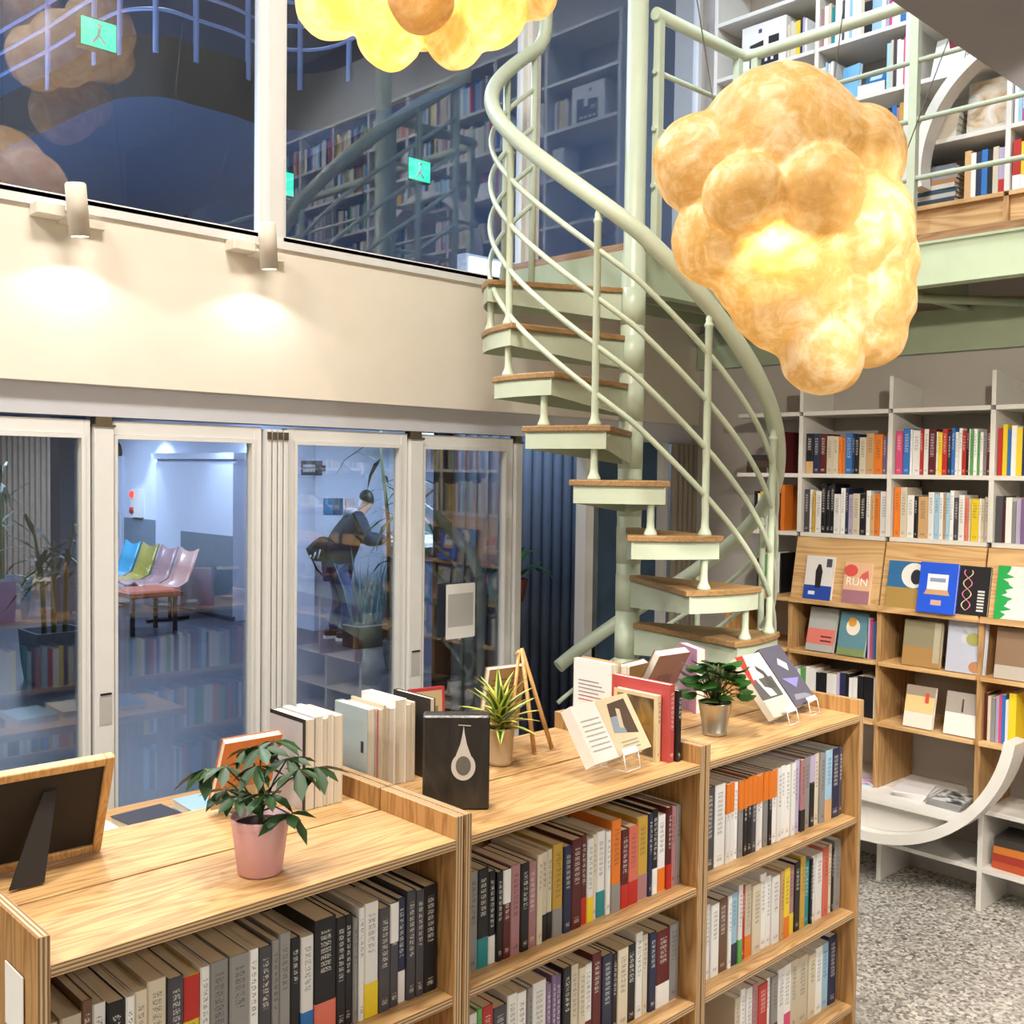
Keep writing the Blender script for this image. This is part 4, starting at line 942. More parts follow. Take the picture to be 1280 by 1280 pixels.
# display table by the glass doors with flat books
tb = thing('display_table', 'low display table under the glass doors', 'table', (0, 0, 0))
boxo('table_top', (.2, 2.1, 2.72, 3.1, .82, .85), M['oakx'], tb)
for x in (.25, 2.0):
    for y in (2.74, 3.03): boxo('leg', (x, x+.05, y, y+.05, 0, .82), M['oaky'], tb)
TB = [('#C7A8B0', 'pink'), ('#D8DCE0', 'white'), ('#3A3C48', 'dark'), ('#9CC0D8', 'pale blue'), ('#D8D0C0', 'cream'), ('#6A88B8', 'blue')]
for k, (cc, nm) in enumerate(TB):
    x = .95+k*.19; b = thing('book', nm+' book lying flat on the display table by the glass', 'book', (x, 2.86+.02*(k % 2), .851), (0, 0, R(4*(k % 3)-3)), 'books on the display table')
    o = boxo('cover', (-.08, .08, -.11, .11, 0, .002), M['flat'], b); o.color = (*lin(cc), 1); o = boxo('cover', (-.08, .08, -.11, .11, .022, .024), M['flat'], b); o.color = (*lin(cc), 1)
    boxo('pages', (-.078, .078, -.107, .107, .002, .022), M['pagew'], b)
# ================================================================== tall wall shelves on the right
YU = [3.12, 2.745, 2.282, 1.82, 1.357, .895, .432, -.03]
XS = 4.60; XL = 4.52
def Z(r): return EYE+r
def upright(par, y, x0, z0, z1, mat, nm='upright'): boxo(nm, (x0, XW-.004, y-.011, y+.011, z0, z1), mat, par, .001)
ws = thing('wall_bookshelf', 'tall white and pine bookshelf along the right wall under the walkway', 'bookshelf')
zr0, zr1, zr2, zr3, zr4, zr5, zr6 = Z(.315), Z(.012), Z(-.277), Z(-.597), Z(-.849), Z(-1.128), Z(-1.44)
for i, y in enumerate(YU):
    if i: upright(ws, y, XS, zr2+.0, zr0-.02, M['white'])
    if 0 < i:                                               # fin above the top board with a clipped front corner
        Mx = Matrix.Translation((0, y+.009, 0)) @ Matrix.Rotation(R(90), 4, 'X')
        MB().prism([(XS, zr0), (XW-.005, zr0), (XW-.005, zr0+.11), (XS, zr0+.15)], 0, .018, M=Mx).build('fin', M['white'], ws)
    upright(ws, y, XL+.02, zr6, zr3-.02, M['pinez'])
    upright(ws, y, XS, .0 if i % 1 == 0 else 0, zr6-.02, M['white'], 'leg_panel')
for z in (zr0, zr1, zr2):
    for i in range(len(YU)-1): boxo('shelf_board', (XS-.004, XW-.004, YU[i+1]+.011, YU[i]-.011, z-.02, z), M['white'], ws, .001)
for z in (zr4, zr5):
    for i in range(len(YU)-1): boxo('shelf_board', (XL, XW-.004, YU[i+1]+.011, YU[i]-.011, z-.018, z), M['pine'], ws, .001)
for i in range(len(YU)-1): boxo('shelf_board', (XL, XW-.004, YU[i+1]-.0, YU[i], zr3-.02, zr3), M['pine'], ws, .001)
for z in (zr6, Z(-1.698)):
    for i in range(len(YU)-1): boxo('shelf_board', (XS, XW-.004, YU[i+1]+.011, YU[i]-.011, z-.02, z), M['white'], ws, .001)
for i in range(1, len(YU)-1):     # slanted pine display panels
    y0, y1 = YU[i+1]+.004, YU[i]-.004
    vv = [(XL+.012, y0, zr3), (XL+.012, y1, zr3), (XS-.012, y1, zr2-.022), (XS-.012, y0, zr2-.022)]; vv += [(x+.016, y, z) for x, y, z in vv]
    MB().add(vv, [(0, 3, 2, 1), (4, 5, 6, 7), (0, 1, 5, 4), (1, 2, 6, 5), (2, 3, 7, 6), (3, 0, 4, 7)]).build('display_panel', M['pine'], ws)
    boxo('display_lip', (XL-.004, XL, y0, y1, zr3-.02, zr3+.008), M['pine'], ws)
# round seat ring
yc, zc, rr = 2.25, Z(-.99), .65
def ringpart(par, yc, zc, r0, r1, x0, x1, a0, a1, name, mat, n=40):
    mb = MB(); vv = []
    for k in range(n+1):
        a = R(a0+(a1-a0)*k/n); c, s = math.cos(a), math.sin(a)
        vv += [(x0, yc-r0*c, zc+r0*s), (x0, yc-r1*c, zc+r1*s), (x1, yc-r1*c, zc+r1*s), (x1, yc-r0*c, zc+r0*s)]
    ff = [[k*4+j, k*4+(j+1) % 4, k*4+4+(j+1) % 4, k*4+4+j] for k in range(n) for j in range(4)]+[(0, 1, 2, 3), (n*4+3, n*4+2, n*4+1, n*4)]
    return mb.add(vv, ff, 0).build(name, mat, par)
sr = thing('curved_seat', 'cream curved ring seat built into the wall bookshelf', 'seat')
ringpart(sr, yc, zc, rr-.045, rr, 4.38, 4.515, -172, -8, 'ring', M['white'])
az = math.degrees(math.asin((zc-zr6)/(rr-.045))); ap = [(yc-(rr-.046)*math.cos(R(a)), zc+(rr-.046)*math.sin(R(a))) for a in [-180+az+(180-2*az)*k/24 for k in range(25)]]
mb = MB(); n_ = len(ap); vv = [(4.44, y, min(z, zr6-.0205)) for y, z in ap]+[(4.452, y, min(z, zr6-.0205)) for y, z in ap]
mb.add(vv, [list(range(n_)), list(range(2*n_-1, n_-1, -1))]+[[i, n_+i, n_+(i+1) % n_, (i+1) % n_] for i in range(n_)]).build('apron', M['white'], sr)
# two inner boards
boxo('seat_board', (4.39, XS-.005, yc-.41, yc+.41, zr6-.02, zr6), M['white'], sr)
# --- books on the wall shelves (left to right in the picture = falling y)
def wall(i, z, spec, where, x=XS, fit=False, off=.004, sb=.02, **kw):
    y0 = YU[i]-.012-off; kw.setdefault('dmax', .27)
    row(spec, (x, y0, z+.0005), (0, -1, 0), -math.pi/2, where, 'books on the wall bookshelf', YU[i]-YU[i+1]-.026-off, fit=fit, setback=sb, far=(i in (0, 3) or z in (zr4, zr5)), **kw)
wall(0, zr1, 'd12 c16 w18 c18 c14 m14', 'top row beside the curved handrail', off=.17, h0=.2)
wall(1, zr1, 'k30/a n28 m30 c26 c24 o14 o14 b30 n10 k18 c28 a32 o34 p14 v12', 'top row, first bay right of handrail', h0=.185, fit=True)
wall(2, zr1, 'i32 b34 w10 w36 r14 w22 m34 w10 y18 r22 n16 b16 w14 w16 r18 k10 w8 e12 w16 e12 w14 g14 m18', 'top row, middle bay', h0=.2, fit=True)
wall(3, zr1, 'r18 y20 b14 w24 y24 n28 c14 w20 k14 g18 w20', 'top row, right edge bay', h0=.21)
wall(0, zr2, 'k20 w12 y14 o14 r10 w16 i14 c12 w14 c16 m12 o22~23', 'second row beside the curved handrail', off=.09, h0=.19)
wall(1, zr2, 'd18~21 w12~21 h12 w24 k18~24 k16~23 k16~24 w24 w18~22 n12~22 v18 c26 k22 w16 a16 o18 w30', 'second row, first bay right of handrail', h0=.2, fit=True)
wall(2, zr2, 'o28~23 c30~23 w30 k16 a42 w26~21 l22 w16~21 a12 l16~21 w16~22 d20 w24 f14 c10 y32 w10 c14 c18', 'second row, middle bay', h0=.195, fit=True)
wall(3, zr2, 'd28 m12 w26 g16 v20 p18 w18 c18 k14 w20', 'second row, right edge bay', h0=.19)
wall(0, zr3, 'k30~17 w18 e14 w14 c12 s14 w16 w16 k10', 'third row behind the handrail', off=.1, h0=.2, x=XS+.02)
wall(1, zr4, 'v14 i16 p14 b14 i14', 'below the display panel, first bay', off=.385, x=XL+.02, h0=.18)
wall(1, zr5, 'l14 w14 e24 w16 w30 k18 k28 w26 w18 v12 n24 k14 w20 w18 k24 k16 k24 w14', 'fourth row, first bay', x=XL+.02, fit=True, h0=.185)
wall(3, zr5, 'm14 c14 g18 v14 i12 b14 w14 y30~22', 'fourth row, right edge bay', x=XL+.02, h0=.2)
GW = 'face-out books on the wall bookshelf'
def wf_(label, px, py, w, h, col, x=XL+.01, tilt=11, z=None, **kw):
    q = P(px, py, 'x', x); zz = q.z if z is None else z
    b = faceout(label, (x, q.y, zz+.001), -math.pi/2, R(tilt), w, h, .018, col, GW, False, **kw); b.scale = (1.16, 1, 1.14); return b
TILT = math.degrees(math.atan2(XS-.012-XL-.012, zr2-.022-zr3)); fx = XL-.004
b = wf_('white book with a figure and blue band on the display panel', 1020, 745, .125, .185, '#DAD8D6', fx, TILT, zr3)
print_rect(b, -.0625, .0625, 0, .06, '#2446A0'); print_poly(b, [(-.012, .05), (.012, .05), (.016, .12), (.006, .15), (-.006, .15), (-.016, .12)], '#1E1A1C', 'figure')
print_rect(b, .03, .055, .14, .175, '#4A4A4E'); print_rect(b, -.04, -.01, .02, .035, '#D8DCEC', y=-.0014)
b = wf_('peach book titled RUN on the display panel', 1068, 752, .115, .17, '#E0B490', fx, TILT, zr3)
print_poly(b, [(-.03+.03*math.cos(R(20*k)), .135+.025*math.sin(R(20*k))) for k in range(18)], '#D8524A', 'red_shape'); print_poly(b, [(.005, .1), (.05, .1), (.045, .14), (.02, .125)], '#D8625A', 'red_shape')
print_rect(b, -.0575, .0575, 0, .055, '#A0707C'); text(b, 'RUN', .046, 0, .075, '#F2EEE6')
b = wf_('ochre and blue book with a white circle on the display panel', 1127, 760, .14, .19, '#A8884A', fx, TILT, zr3)
print_rect(b, -.07, .07, .085, .19, '#2E6A9C'); print_poly(b, [(.035+.05*math.cos(R(15*k)), .135+.05*math.sin(R(15*k))) for k in range(24) if .035+.05*math.cos(R(15*k)) < .0701], '#E4E2DC', 'circle')
print_poly(b, [(.045+.022*math.cos(R(20*k)), .13+.03*math.sin(R(20*k))) for k in range(18)], '#2A2A30', 'portrait', -.0014)
b = wf_('bright blue book with a white label on the display panel', 1168, 768, .145, .195, '#1F56D8', fx-.021, TILT, zr3)
print_rect(b, -.04, .04, .085, .15, '#E6E8EE', 'label'); print_rect(b, -.03, .03, .12, .135, '#8A9AB8', y=-.0014); print_poly(b, [(-.05, .07), (.05, .07), (.04, .09), (-.04, .09)], '#C9A078'); print_rect(b, -.02, .02, .03, .05, '#C8A898')
b = wf_('black book with a twisted ribbon on the display panel', 1209, 768, .14, .19, '#1C1A1E', fx, TILT, zr3)
for ph_, cc in ((0, '#D87A9A'), (180, '#D8C6A0')):
    L_ = [(-.01+.016*math.sin(R(24*k+ph_)), .02+.0055*k) for k in range(29)]
    print_poly(b, [(x-.0022, z) for x, z in L_]+[(x+.0022, z) for x, z in L_[::-1]], cc, 'ribbon')
for k in range(7): print_rect(b, .03, .055, .02+.012*k, .027+.012*k, '#D8D6D2')
for k in range(10): print_rect(b, -.066, -.055, .02+.015*k, .03+.015*k, '#C8C6C2')
b = wf_('white book with green forest edge on the display panel', 1272, 778, .17, .2, '#DEDED8', fx, TILT, zr3)
zg = [(-.085, 0), (-.065, 0)]
for k in range(9): zg += [(-.045+.02*(k % 2), .02+.02*k), (-.065+.012*(k % 3), .03+.02*k)]
print_poly(b, zg+[(-.04, .2), (-.085, .2)], '#22A04C', 'forest')
ART['jar'] = art_mat('pale_food_art', ['#8A8A98', '#B8BCC8', '#C8CAD0', '#A89A8A'], 14, 2)
b = wf_('grey book with a pink bench under the display panel', 1023, 815, .125, .185, '#A8AAA6', XL+.02, 14, zr4)
print_rect(b, -.0625, .0625, .03, .095, '#D8766C'); print_rect(b, .0, .05, .06, .066, '#4A2A2A', y=-.0013); print_rect(b, .0, .05, .042, .048, '#4A2A2A', y=-.0013)
b = wf_('teal book with a yellow flower under the display panel', 1062, 818, .12, .18, '#5C8894', XL+.02, 12, zr4)
print_poly(b, [(.0+.03*math.cos(R(20*k)), .12+.035*math.sin(R(20*k))) for k in range(18)], '#E4DCCC', 'petals'); print_poly(b, [(-.005+.018*math.cos(R(30*k)), .14+.02*math.sin(R(30*k))) for k in range(12)], '#D8983A', 'flower', -.0014); print_rect(b, -.06, .06, 0, .03, '#7A8A5A')
b = wf_('tan and grey-green book under the display panel, middle bay', 1150, 832, .15, .18, '#8C8468', XL+.02, 8, zr4)
print_rect(b, -.075, .075, 0, .075, '#A8814E'); print_rect(b, .045, .07, .02, .175, '#B0A890', y=-.0013)
b = wf_('pale book with a jar photograph under the display panel', 1205, 840, .145, .195, '#B8BCCC', XL+.02, 8, zr4)
print_rect(b, -.02, .065, .11, .19, None, 'photograph', mat=ART['jar']); print_poly(b, [(.025+.028*math.cos(R(20*k)), .13+.024*math.sin(R(20*k))) for k in range(18)], '#A0A05A', 'jar', -.0014); print_poly(b, [(.04+.026*math.cos(R(20*k)), .026+.022*math.sin(R(20*k))) for k in range(18)], '#B8825A', 'dish', -.0014)
b = wf_('brown picture book under the display panel at right edge', 1272, 850, .17, .19, '#8A7058', XL+.02, 8, zr4)
print_rect(b, -.085, .085, 0, .05, '#B8B0A4')
b = wf_('white book with ochre pattern in the fourth row, middle bay', 1146, 908, .115, .165, '#DAD2C4', XL+.02, 12, zr5)
print_rect(b, -.0575, .0575, .06, .125, '#D8BE84'); print_rect(b, -.0575, .0575, .125, .165, '#9A8C7C'); print_rect(b, .02, .035, .1, .14, '#C8503C', y=-.0014)
b = wf_('white book with grey upper half in the fourth row, middle bay', 1199, 918, .125, .165, '#E0DCD2', XL+.02, 12, zr5)
print_rect(b, -.0625, .0625, .085, .165, '#A49A90'); print_poly(b, [(-.003, .09), (.005, .09), (.004, .14), (-.002, .14)], '#4A3A30', 'figure')
def flat_book(label, x, y, z, w, d, t, col, rotz, group, art=None):
    b = thing('magazine' if t < .012 else 'book', label, 'magazine' if t < .012 else 'book', (x, y, z+.0005), (0, 0, R(rotz)), group)
    c = .0014
    o = MB().box(-w/2, w/2, -d/2, d/2, 0, c).box(-w/2, w/2, -d/2, d/2, t-c, t).box(-w/2, -w/2+c, -d/2, d/2, c, t-c).build('cover', M['flat'], b); o.color = (*lin(col), 1)
    boxo('pages', (-w/2+c, w/2-.003, -d/2+.003, d/2-.003, c, t-c), M['pagew'], b)
    if art: MB().poly([(-w/2+.01, -d/2+.01, t+.0004), (w/2-.01, -d/2+.01, t+.0004), (w/2-.01, d/2-.01, t+.0004), (-w/2+.01, d/2-.01, t+.0004)]).build('cover_picture', art, b)
    return b
GM = 'magazines on the curved seat'; sz = zr6
for k in range(3):
    flat_book(('lowest', 'middle', 'top')[k]+' white magazine in the small stack on the curved seat', 4.60-.004*k, 2.105+.006*k, sz+.0095*k, .2, .15, .009, '#D8D4D4', 6*k, GM)
ART['mono'] = art_mat('black_white_art', ['#2A2A2A', '#4A4A4A', '#C8C8C4', '#E0E0DC'], 16, 3)
for k in range(3):
    flat_book(('lowest', 'middle', 'top')[k]+' dark photo magazine in the pile at right of the curved seat', 4.58, 1.932, sz+.0095*k, .2, .15, .009, '#8A8A88', -4+3*k, GM, ART['mono'] if k == 2 else None)
ART['pinky'] = art_mat('pink_blue_art', ['#3A7AA8', '#D8D4DC', '#D84A9A', '#5AB0C8'], 14, 4)
flat_book('bright pink and blue magazine on the curved seat behind low bookcase', 4.60, 2.37, sz, .2, .15, .011, '#C8D4DC', 8, GM, ART['pinky'])
for k, (cc, nm) in enumerate((('#B8502C', 'orange-brown'), ('#A03428', 'brick red'), ('#C8762C', 'orange'), ('#3A3634', 'charcoal'))):
    flat_book('%s book lying in the stack on the bottom shelf, right edge' % nm, XS+.14, 1.70, Z(-1.698)+.034*k, .2, .16, .0335, cc, 2*k-3, 'books stacked on the bottom shelf')
flat_book('cream book lying beside the charcoal one, bottom shelf', XS+.13, 1.53, Z(-1.698), .18, .14, .09, '#D2C9B8', 3, 'books stacked on the bottom shelf')
for k, (cc, nm) in enumerate((('#3A2A24', 'lowest dark brown'), ('#4A3A30', 'middle brown'), ('#2A2220', 'top black'))):
    flat_book(nm+' book in the little stack behind the handrail', XS+.12, 3.022, zr1+.031*k, .16, .12, .0305, cc, 4*k, 'little stack behind the handrail')
stuff_row([(YU[i+1]+.03, YU[i]-.03, XS+.02, z, 'y', .2, .15) for i in range(4, 7) for z in (zr1+.0005, zr2+.0005)], 4)

# ================================================================== upper shelves on the walkway
us = thing('upper_bookshelf', 'white bookshelf with pine base on the upper walkway', 'bookshelf')
VU = [3.3, 2.71, 2.25, 1.795, 1.34, .88, .42, -.04, -.5]; VL = [Z(1.219), Z(1.498), Z(1.783), Z(2.068), Z(2.353), Z(2.65)]; XU = 4.60
for y in VU:
    boxo('upright', (XU, XW-.004, y-.011, y+.011, VL[0], VL[5]), M['white'], us, .001); boxo('base_upright', (XU, XW-.004, y-.011, y+.011, ZM, VL[0]-.02), M['pinez'], us)
for i in range(len(VU)-1):
    for z in VL: boxo('shelf_board', (XU-.003, XW-.004, VU[i+1]+.011, VU[i]-.011, z-.02, z), M['pine'] if z == VL[0] else M['white'], us, .001)
    boxo('base_panel', (XU+.02, XU+.035, VU[i+1]+.011, VU[i]-.011, ZM, VL[0]-.02), M['pine'], us)
ur = thing('shelf_ring', 'white circular ring set into the upper shelves', 'shelf ring')
ringpart(ur, 1.63, Z(1.35), .495, .54, XU-.10, XU-.005, 188, 10, 'ring', M['white'], 48)
def upper(i, r, spec, where, off=.004, fit=False, **kw):
    row(spec, (XU, VU[i]-.012-off, VL[r]+.0005), (0, -1, 0), -math.pi/2, where, 'books on the upper shelves', VU[i]-VU[i+1]-.026-off, fit=fit, setback=.012, dmax=.26, far=True, **kw)
upper(0, 3, 'c16 c18 c16 y22 n12 v12 w12', 'fourth upper shelf beside the white box', off=.405, h0=.17, white=True)
upper(1, 3, 'u12 w16 c12 t14 w28~21 d10 w20~21 l14 w14~21 w18 c14 k28~15 l40~15 w16 v12 i12 w30 b24', 'fourth upper shelf, second bay', h0=.19, white=True, fit=True)
upper(0, 2, 'w14 w16 l14 w14 y12 w16', 'third upper shelf, first bay', off=.44, h0=.17, white=True)
upper(1, 2, 'w14 w12 l12 w14 w14', 'third upper shelf, second bay left end', h0=.2, white=True)
upper(1, 2, 'l22 c14 d16 w18 w16 i14', 'third upper shelf, second bay right end', off=.34, h0=.215, white=True)
upper(1, 1, 'w22 n20 b24 u18 h22', 'second upper shelf, second bay right end', off=.33, h0=.2, white=True)
upper(2, 0, 'a30 w24 n24 b28 k24 c26 v30/r', 'lowest upper shelf behind the rails', off=.255, h0=.2, fit=True)
upper(3, 0, 'r34/w y32/w k18 p22 w20 g26 w22 k20', 'lowest upper shelf at right edge', h0=.21)
upper(3, 1, 'w18 l16 w20/i i16/i w22 c18 w20', 'second upper shelf at right edge', h0=.2, white=True)
GU = 'books on the upper shelves'
bx = thing('display_box', 'white box printed with a black house on the upper shelf', 'box', (XU+.03, 3.03, VL[3]+.0005), (0, 0, -math.pi/2), None)
boxo('carton', (-.13, .13, 0, .12, 0, .23), M['paper'], bx, .002)
print_poly(bx, [(-.08, .015), (.09, .015), (.09, .15), (.03, .15), (.03, .1), (0, .1), (0, .14), (-.08, .13)], '#17161A', 'black_house'); text(bx, 'm', .05, -.045, .075, '#E6E6E6')
for k in range(4): print_rect(bx, -.06+.035*k, -.045+.035*k, .03, .045, '#E6E6E6', y=-.0014)
print_rect(bx, -.03, -.01, .18, .2, '#3A3A6A')
faceout('light blue book face-out on the third upper shelf', (XU+.03, 2.55, VL[2]+.001), -math.pi/2-.2, R(5), .1, .17, .02, '#6AA8D8', GU, False)
b = faceout('blue card leaning on the third upper shelf', (XU+.05, 2.435, VL[2]+.052), -math.pi/2, R(30), .1, .085, .008, '#2A6A9C', GU, False); print_rect(b, -.03, .03, .03, .055, '#B8D0E0')
flat_book('white book lying under the blue card', XU+.11, 2.435, VL[2], .2, .13, .05, '#DCDCDA', 4, GU)
b = faceout('white and maroon book leaning inside the ring, third upper shelf', (XU+.06, 2.10, VL[2]+.002), -math.pi/2-.1, R(16), .15, .2, .02, '#D8DCE0', GU, False); print_poly(b, [(-.02, .2), (.075, .2), (.075, .12), (.0, .13)], '#6A2430')
for k in range(4): flat_book(('lowest', 'second', 'third', 'top')[k]+' cream book in the flat stack on second upper shelf', XU+.1, 2.09, VL[1]+.029*k, .19, .15, .0285, '#D8CDB8', 2*k-2, GU)
ART['land'] = art_mat('landscape_art', ['#5A4632', '#C8B090', '#D8D4CC', '#8CA0B4'], 10, 5)
b = faceout('large picture book face-out on the second upper shelf', (XU+.03, 1.9, VL[1]+.001), -math.pi/2, R(5), .17, .225, .03, '#D0C4B0', GU, False); print_rect(b, -.08, .08, .02, .21, None, 'picture', mat=ART['land'])
cc8 = ['#3A4650', '#B8B4AC', '#2A4A5A', '#C8C4BC', '#A8764A', '#8A8C90', '#B8BCC4', '#6A7078']
for k in range(8): flat_book('%s thin book in the flat pile on lowest upper shelf' % ORD[k].replace('first', 'lowest'), XU+.1, 2.12, VL[0]+.0205*k, .19, .21, .02, cc8[k], (k % 3)*2-2, GU)
stuff_row([(VU[i+1]+.03, VU[i]-.03, XU+.02, VL[r]+.0005, 'y', .2, .15) for i in range(2, 8) for r in range(5) if i > 3 or r > 3 or (i == 2 and r == 3) or (i == 3 and r > 1)], 5)
build_far('distant_books', 'small distant or mirrored rows of books on the wall and upper shelves')

# ================================================================== cloud lamps
def cloud(name, label, lobes, bulbs, hang, seed, watts):
    c = sum((Vector(l[0]) for l in lobes), Vector())/len(lobes); t = thing(name, label, 'lamp', c, (0, 0, 0), 'cloud lamps')
    bm = bmesh.new()
    for p, r_ in lobes: bmesh.ops.create_icosphere(bm, subdivisions=3, radius=r_, matrix=Matrix.Translation(Vector(p)-c))
    me = bpy.data.meshes.new('lamp_shade'); bm.to_mesh(me); bm.free(); ob = link('lamp_shade', me, None)
    md = ob.modifiers.new('r', 'REMESH'); md.mode = 'VOXEL'; md.voxel_size = .011
    s_ = ob.modifiers.new('s', 'SMOOTH'); s_.iterations = 2; s_.factor = .5
    bpy.context.view_layer.update()
    m2 = bpy.data.meshes.new_from_object(ob.evaluated_get(bpy.context.evaluated_depsgraph_get())); bpy.data.objects.remove(ob)
    vn = [v.normal.copy() for v in m2.vertices]; cs = []
    for v, nn in zip(m2.vertices, vn):
        q_ = v.co*6+Vector((seed, 0, 0)); cs += list(v.co+nn*(noise.noise(q_)*.012+noise.noise(q_*3.3)*.004))
    m2.vertices.foreach_set('co', cs)
    m2.materials.clear(); m2.materials.append(M['shade']); m2.polygons.foreach_set('use_smooth', [True]*len(m2.polygons)); m2.update()
    link('lamp_shade', m2, t)
    for bp, en in bulbs:
        MB().lathe([(0, -.03), (.02, -.02), (.028, 0), (.02, .02), (.01, .035), (0, .036)], 14, c=Vector(bp)-c).build('bulb', M['bulb'], t)
        light('lamp_glow', 'POINT', bp, en*watts, (1, .9, .72), shadow_soft_size=.03)
    for q0_, q1_ in hang: MB().tube([Vector(q0_)-c, Vector(q1_)-c], .0016, 5).build('wire', M['greym'], t)
def lob(px, py, r, depth): return (PD(px, py, depth), r*depth/FPX)
D2 = 2.9
L2 = [lob(975, 195, 108, D2), lob(878, 207, 62, D2), lob(905, 298, 64, D2), lob(928, 242, 50, D2-.19), lob(1028, 238, 56, D2-.19), lob(1065, 195, 66, D2), lob(1068, 285, 76, D2), lob(972, 320, 88, D2),
      lob(985, 372, 72, D2+.02), lob(1078, 372, 66, D2+.05), lob(1028, 444, 53, D2), lob(1088, 412, 46, D2+.06), lob(1104, 325, 44, D2+.03), lob(1000, 280, 110, D2+.15)]
t2 = PD(1040, 120, D2)
cloud('cloud_lamp', 'large glowing cloud-shaped lamp hanging in front of the spiral stair', L2, [(PD(968, 306, D2-.15), .35), (PD(1000, 280, D2+.12), 1.7)],
      [(t2, (t2.x+.3, t2.y-.1, ZC)), (PD(1110, 250, D2), (t2.x+1.2, t2.y-.5, ZC)), (PD(900, 180, D2), (t2.x-.6, t2.y+.5, ZC))], 1.0, .95)
D1 = 2.6
L1 = [lob(414, 2, 46, D1), lob(488, 44, 42, D1), lob(568, 50, 36, D1), lob(528, -4, 42, D1-.15), lob(609, 8, 50, D1), lob(668, -8, 30, D1), lob(450, -70, 75, D1), lob(530, -90, 105, D1), lob(615, -75, 75, D1), lob(520, -20, 80, D1+.15)]
t1 = PD(530, -170, D1)
cloud('cloud_lamp', 'bright yellow cloud-shaped lamp cropped by the top of the picture', L1, [(PD(530, -25, D1+.02), 2.2), (PD(600, 5, D1), .8), (PD(430, 0, D1), .6), (PD(495, 30, D1), .5)], [(t1, (t1.x, t1.y, ZC))], 5.0, 1.8)
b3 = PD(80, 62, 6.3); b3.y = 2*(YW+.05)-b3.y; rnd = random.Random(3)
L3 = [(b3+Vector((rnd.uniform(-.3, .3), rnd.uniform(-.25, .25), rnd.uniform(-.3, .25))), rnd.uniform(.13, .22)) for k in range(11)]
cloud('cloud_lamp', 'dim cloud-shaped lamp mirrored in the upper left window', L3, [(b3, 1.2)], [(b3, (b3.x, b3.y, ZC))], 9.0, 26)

# ================================================================== person at the counter
fp = P(421, 799, 'z', 0); pe = thing('person', 'person in dark jacket and jeans leaning over the hall counter', 'person', fp)
fwd = Vector((CR.x, CR.y, 0)).normalized()*.93+Vector((CF.x, CF.y, 0)).normalized()*.35; fwd.normalize(); lft = Vector((-fwd.y, fwd.x, 0))
def W_(f, l, z): return fwd*f+lft*l+Vector((0, 0, z))
def skin(name, verts, edges, rad, mat, parent, sub=2):
    me = bpy.data.meshes.new(name); me.from_pydata([tuple(v) for v in verts], edges, []); o = link(name, me, parent)
    o.modifiers.new('skin', 'SKIN'); sv = me.skin_vertices[0].data
    for i, r_ in enumerate(rad): sv[i].radius = (r_, r_) if not isinstance(r_, tuple) else r_
    sv[0].use_root = True
    ss = o.modifiers.new('sub', 'SUBSURF'); ss.levels = sub; ss.render_levels = sub
    bpy.context.view_layer.update()
    m2 = bpy.data.meshes.new_from_object(o.evaluated_get(bpy.context.evaluated_depsgraph_get())); bpy.data.objects.remove(o)
    m2.materials.clear(); m2.materials.append(mat); m2.polygons.foreach_set('use_smooth', [True]*len(m2.polygons))
    return link(name, m2, parent)
pel, wa, ch, nk, hd = W_(0, 0, .86), W_(.03, 0, 1.02), W_(.16, 0, 1.26), W_(.26, 0, 1.40), W_(.33, 0, 1.50)
legs = [W_(.0, s*.09, .80) for s in (1, -1)]; kn = [W_(.04+.06*(s < 0), s*.1, .45) for s in (1, -1)]; an = [W_(-.03+.1*(s < 0), s*.1, .08) for s in (1, -1)]
shd = [W_(.19, s*.19, 1.33) for s in (1, -1)]; elb = [W_(.30, s*.23, 1.10) for s in (1, -1)]; wr = [W_(.52, s*.12, 1.13) for s in (1, -1)]; hn = [W_(.60, s*.09, 1.13) for s in (1, -1)]
vb = [pel, wa, ch, nk, hd, W_(.36, 0, 1.58)]; eb = [(0, 1), (1, 2), (2, 3), (3, 4), (4, 5)]; rb = [.13, .12, .14, .055, .075, .07]
for s in (0, 1):
    b_ = len(vb); vb += [legs[s], kn[s], an[s], an[s]+fwd*.14+Vector((0, 0, -.04)), shd[s], elb[s], wr[s], hn[s]]; rb += [.085, .055, .04, .035, .06, .042, .03, .034]
    eb += [(0, b_), (b_, b_+1), (b_+1, b_+2), (b_+2, b_+3), (2, b_+4), (b_+4, b_+5), (b_+5, b_+6), (b_+6, b_+7)]
    for k in range(5):
        f0 = hn[s]+lft*(.03-.015*k)*(1 if s == 0 else -1)+fwd*(.02 if k < 4 else -.01); L_ = (.05, .065, .07, .06, .045)[k]
        vb += [f0+fwd*L_*.5+Vector((0, 0, .006)), f0+fwd*L_+Vector((0, 0, -.012))]; rb += [.009, .008]; eb += [(b_+7, len(vb)-2), (len(vb)-2, len(vb)-1)]
skin('body', vb, eb, rb, M['skin'], pe)
vj = [pel+Vector((0, 0, -.04)), wa, ch, nk+Vector((0, 0, -.03))]; ej = [(0, 1), (1, 2), (2, 3)]; rj = [.2, .2, .225, .11]
for s in (0, 1): b_ = len(vj); vj += [shd[s], elb[s], wr[s]]; rj += [.105, .082, .06]; ej += [(2, b_), (b_, b_+1), (b_+1, b_+2)]
skin('jacket', vj, ej, rj, M['navy'], pe)
vt = [pel]; et = []; rt = [.15]
for s in (0, 1): b_ = len(vt); vt += [legs[s], kn[s], an[s]]; rt += [.105, .075, .062]; et += [(0, b_), (b_, b_+1), (b_+1, b_+2)]
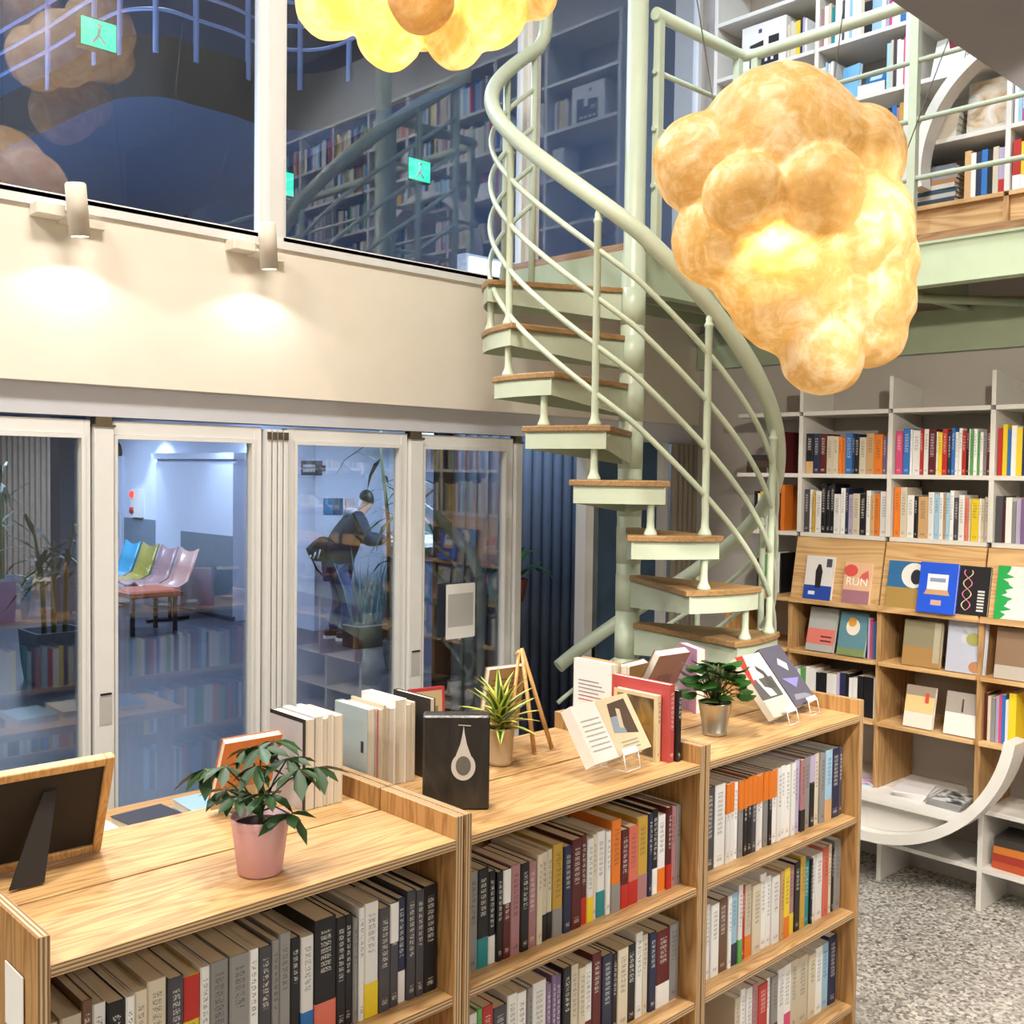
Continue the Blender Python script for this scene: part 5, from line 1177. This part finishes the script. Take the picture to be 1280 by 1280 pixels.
skin('jeans', vt, et, rt, M['jeans'], pe)
skin('hood', [W_(.08, 0, 1.40), W_(.14, .1, 1.42), W_(.14, -.1, 1.42), W_(.22, .1, 1.43), W_(.22, -.1, 1.43)], [(0, 1), (0, 2), (1, 3), (2, 4)], [.06, .05, .05, .04, .04], M['hood'], pe)
skin('hair', [W_(.31, 0, 1.52), W_(.33, 0, 1.60), W_(.40, 0, 1.61)], [(0, 1), (1, 2)], [.105, .115, .07], M['hair'], pe)
for s in (0, 1):
    a_ = an[s]; Mx = Matrix.Translation((a_.x, a_.y, 0)) @ Matrix.Rotation(math.atan2(fwd.y, fwd.x), 4, 'Z')
    sh = MB().prism([(-.08, -.04), (.1, -.05), (.19, -.03), (.2, 0), (.19, .03), (.1, .05), (-.08, .04), (-.1, 0)], .025, .1, M=Mx).build('shoe', M['shoe'], pe, .015)
    MB().prism([(-.085, -.045), (.1, -.055), (.2, -.03), (.21, 0), (.2, .03), (.1, .055), (-.085, .045), (-.105, 0)], 0, .03, M=Mx).build('sole', M['paper'], sh)
bg = thing('shoulder_bag', 'black shoulder bag on the back of the person', 'bag', fp+W_(-.13, .06, .93))
skin('bag_body', [W_(.06, 0, .2), W_(-.02, .02, .1), W_(-.14, .02, .0), W_(-.02, .02, -.04)], [(0, 1), (1, 2), (1, 3)], [.1, .15, .11, .12], M['bagm'], bg)
MB().tube([W_(-.15, .04, 0), W_(-.08, .06, -.15), W_(.02, .06, -.26)], .012, 6).build('strap', M['bagm'], bg)
for k in range(3):
    w_ = W_(-.12+.035*k, 0, 0); zz_ = -.06
    MB().tube([fwd*(-.15+.05*k)-Vector((CF.x, CF.y, 0)).normalized()*.135+Vector((0, 0, -.02)), fwd*(-.125+.05*k)-Vector((CF.x, CF.y, 0)).normalized()*.135+Vector((0, 0, .02+.03*k))], .009, 5).build('emblem_stripe', M['logo'], bg)
# unseen panels added as housings for the ambient fill lights
for lo in ((1.2, 1.4, 5.3), (-1.5, 1.4, 5.3)):
    f_ = thing('added_fill_panel', 'unseen rectangular panel added above the shop for ambient fill', 'ceiling light', lo, (0, 0, 0), 'added ceiling panels')
    boxo('frame', (-.63, .63, -.33, .33, -.05, 0), M['white'], f_)
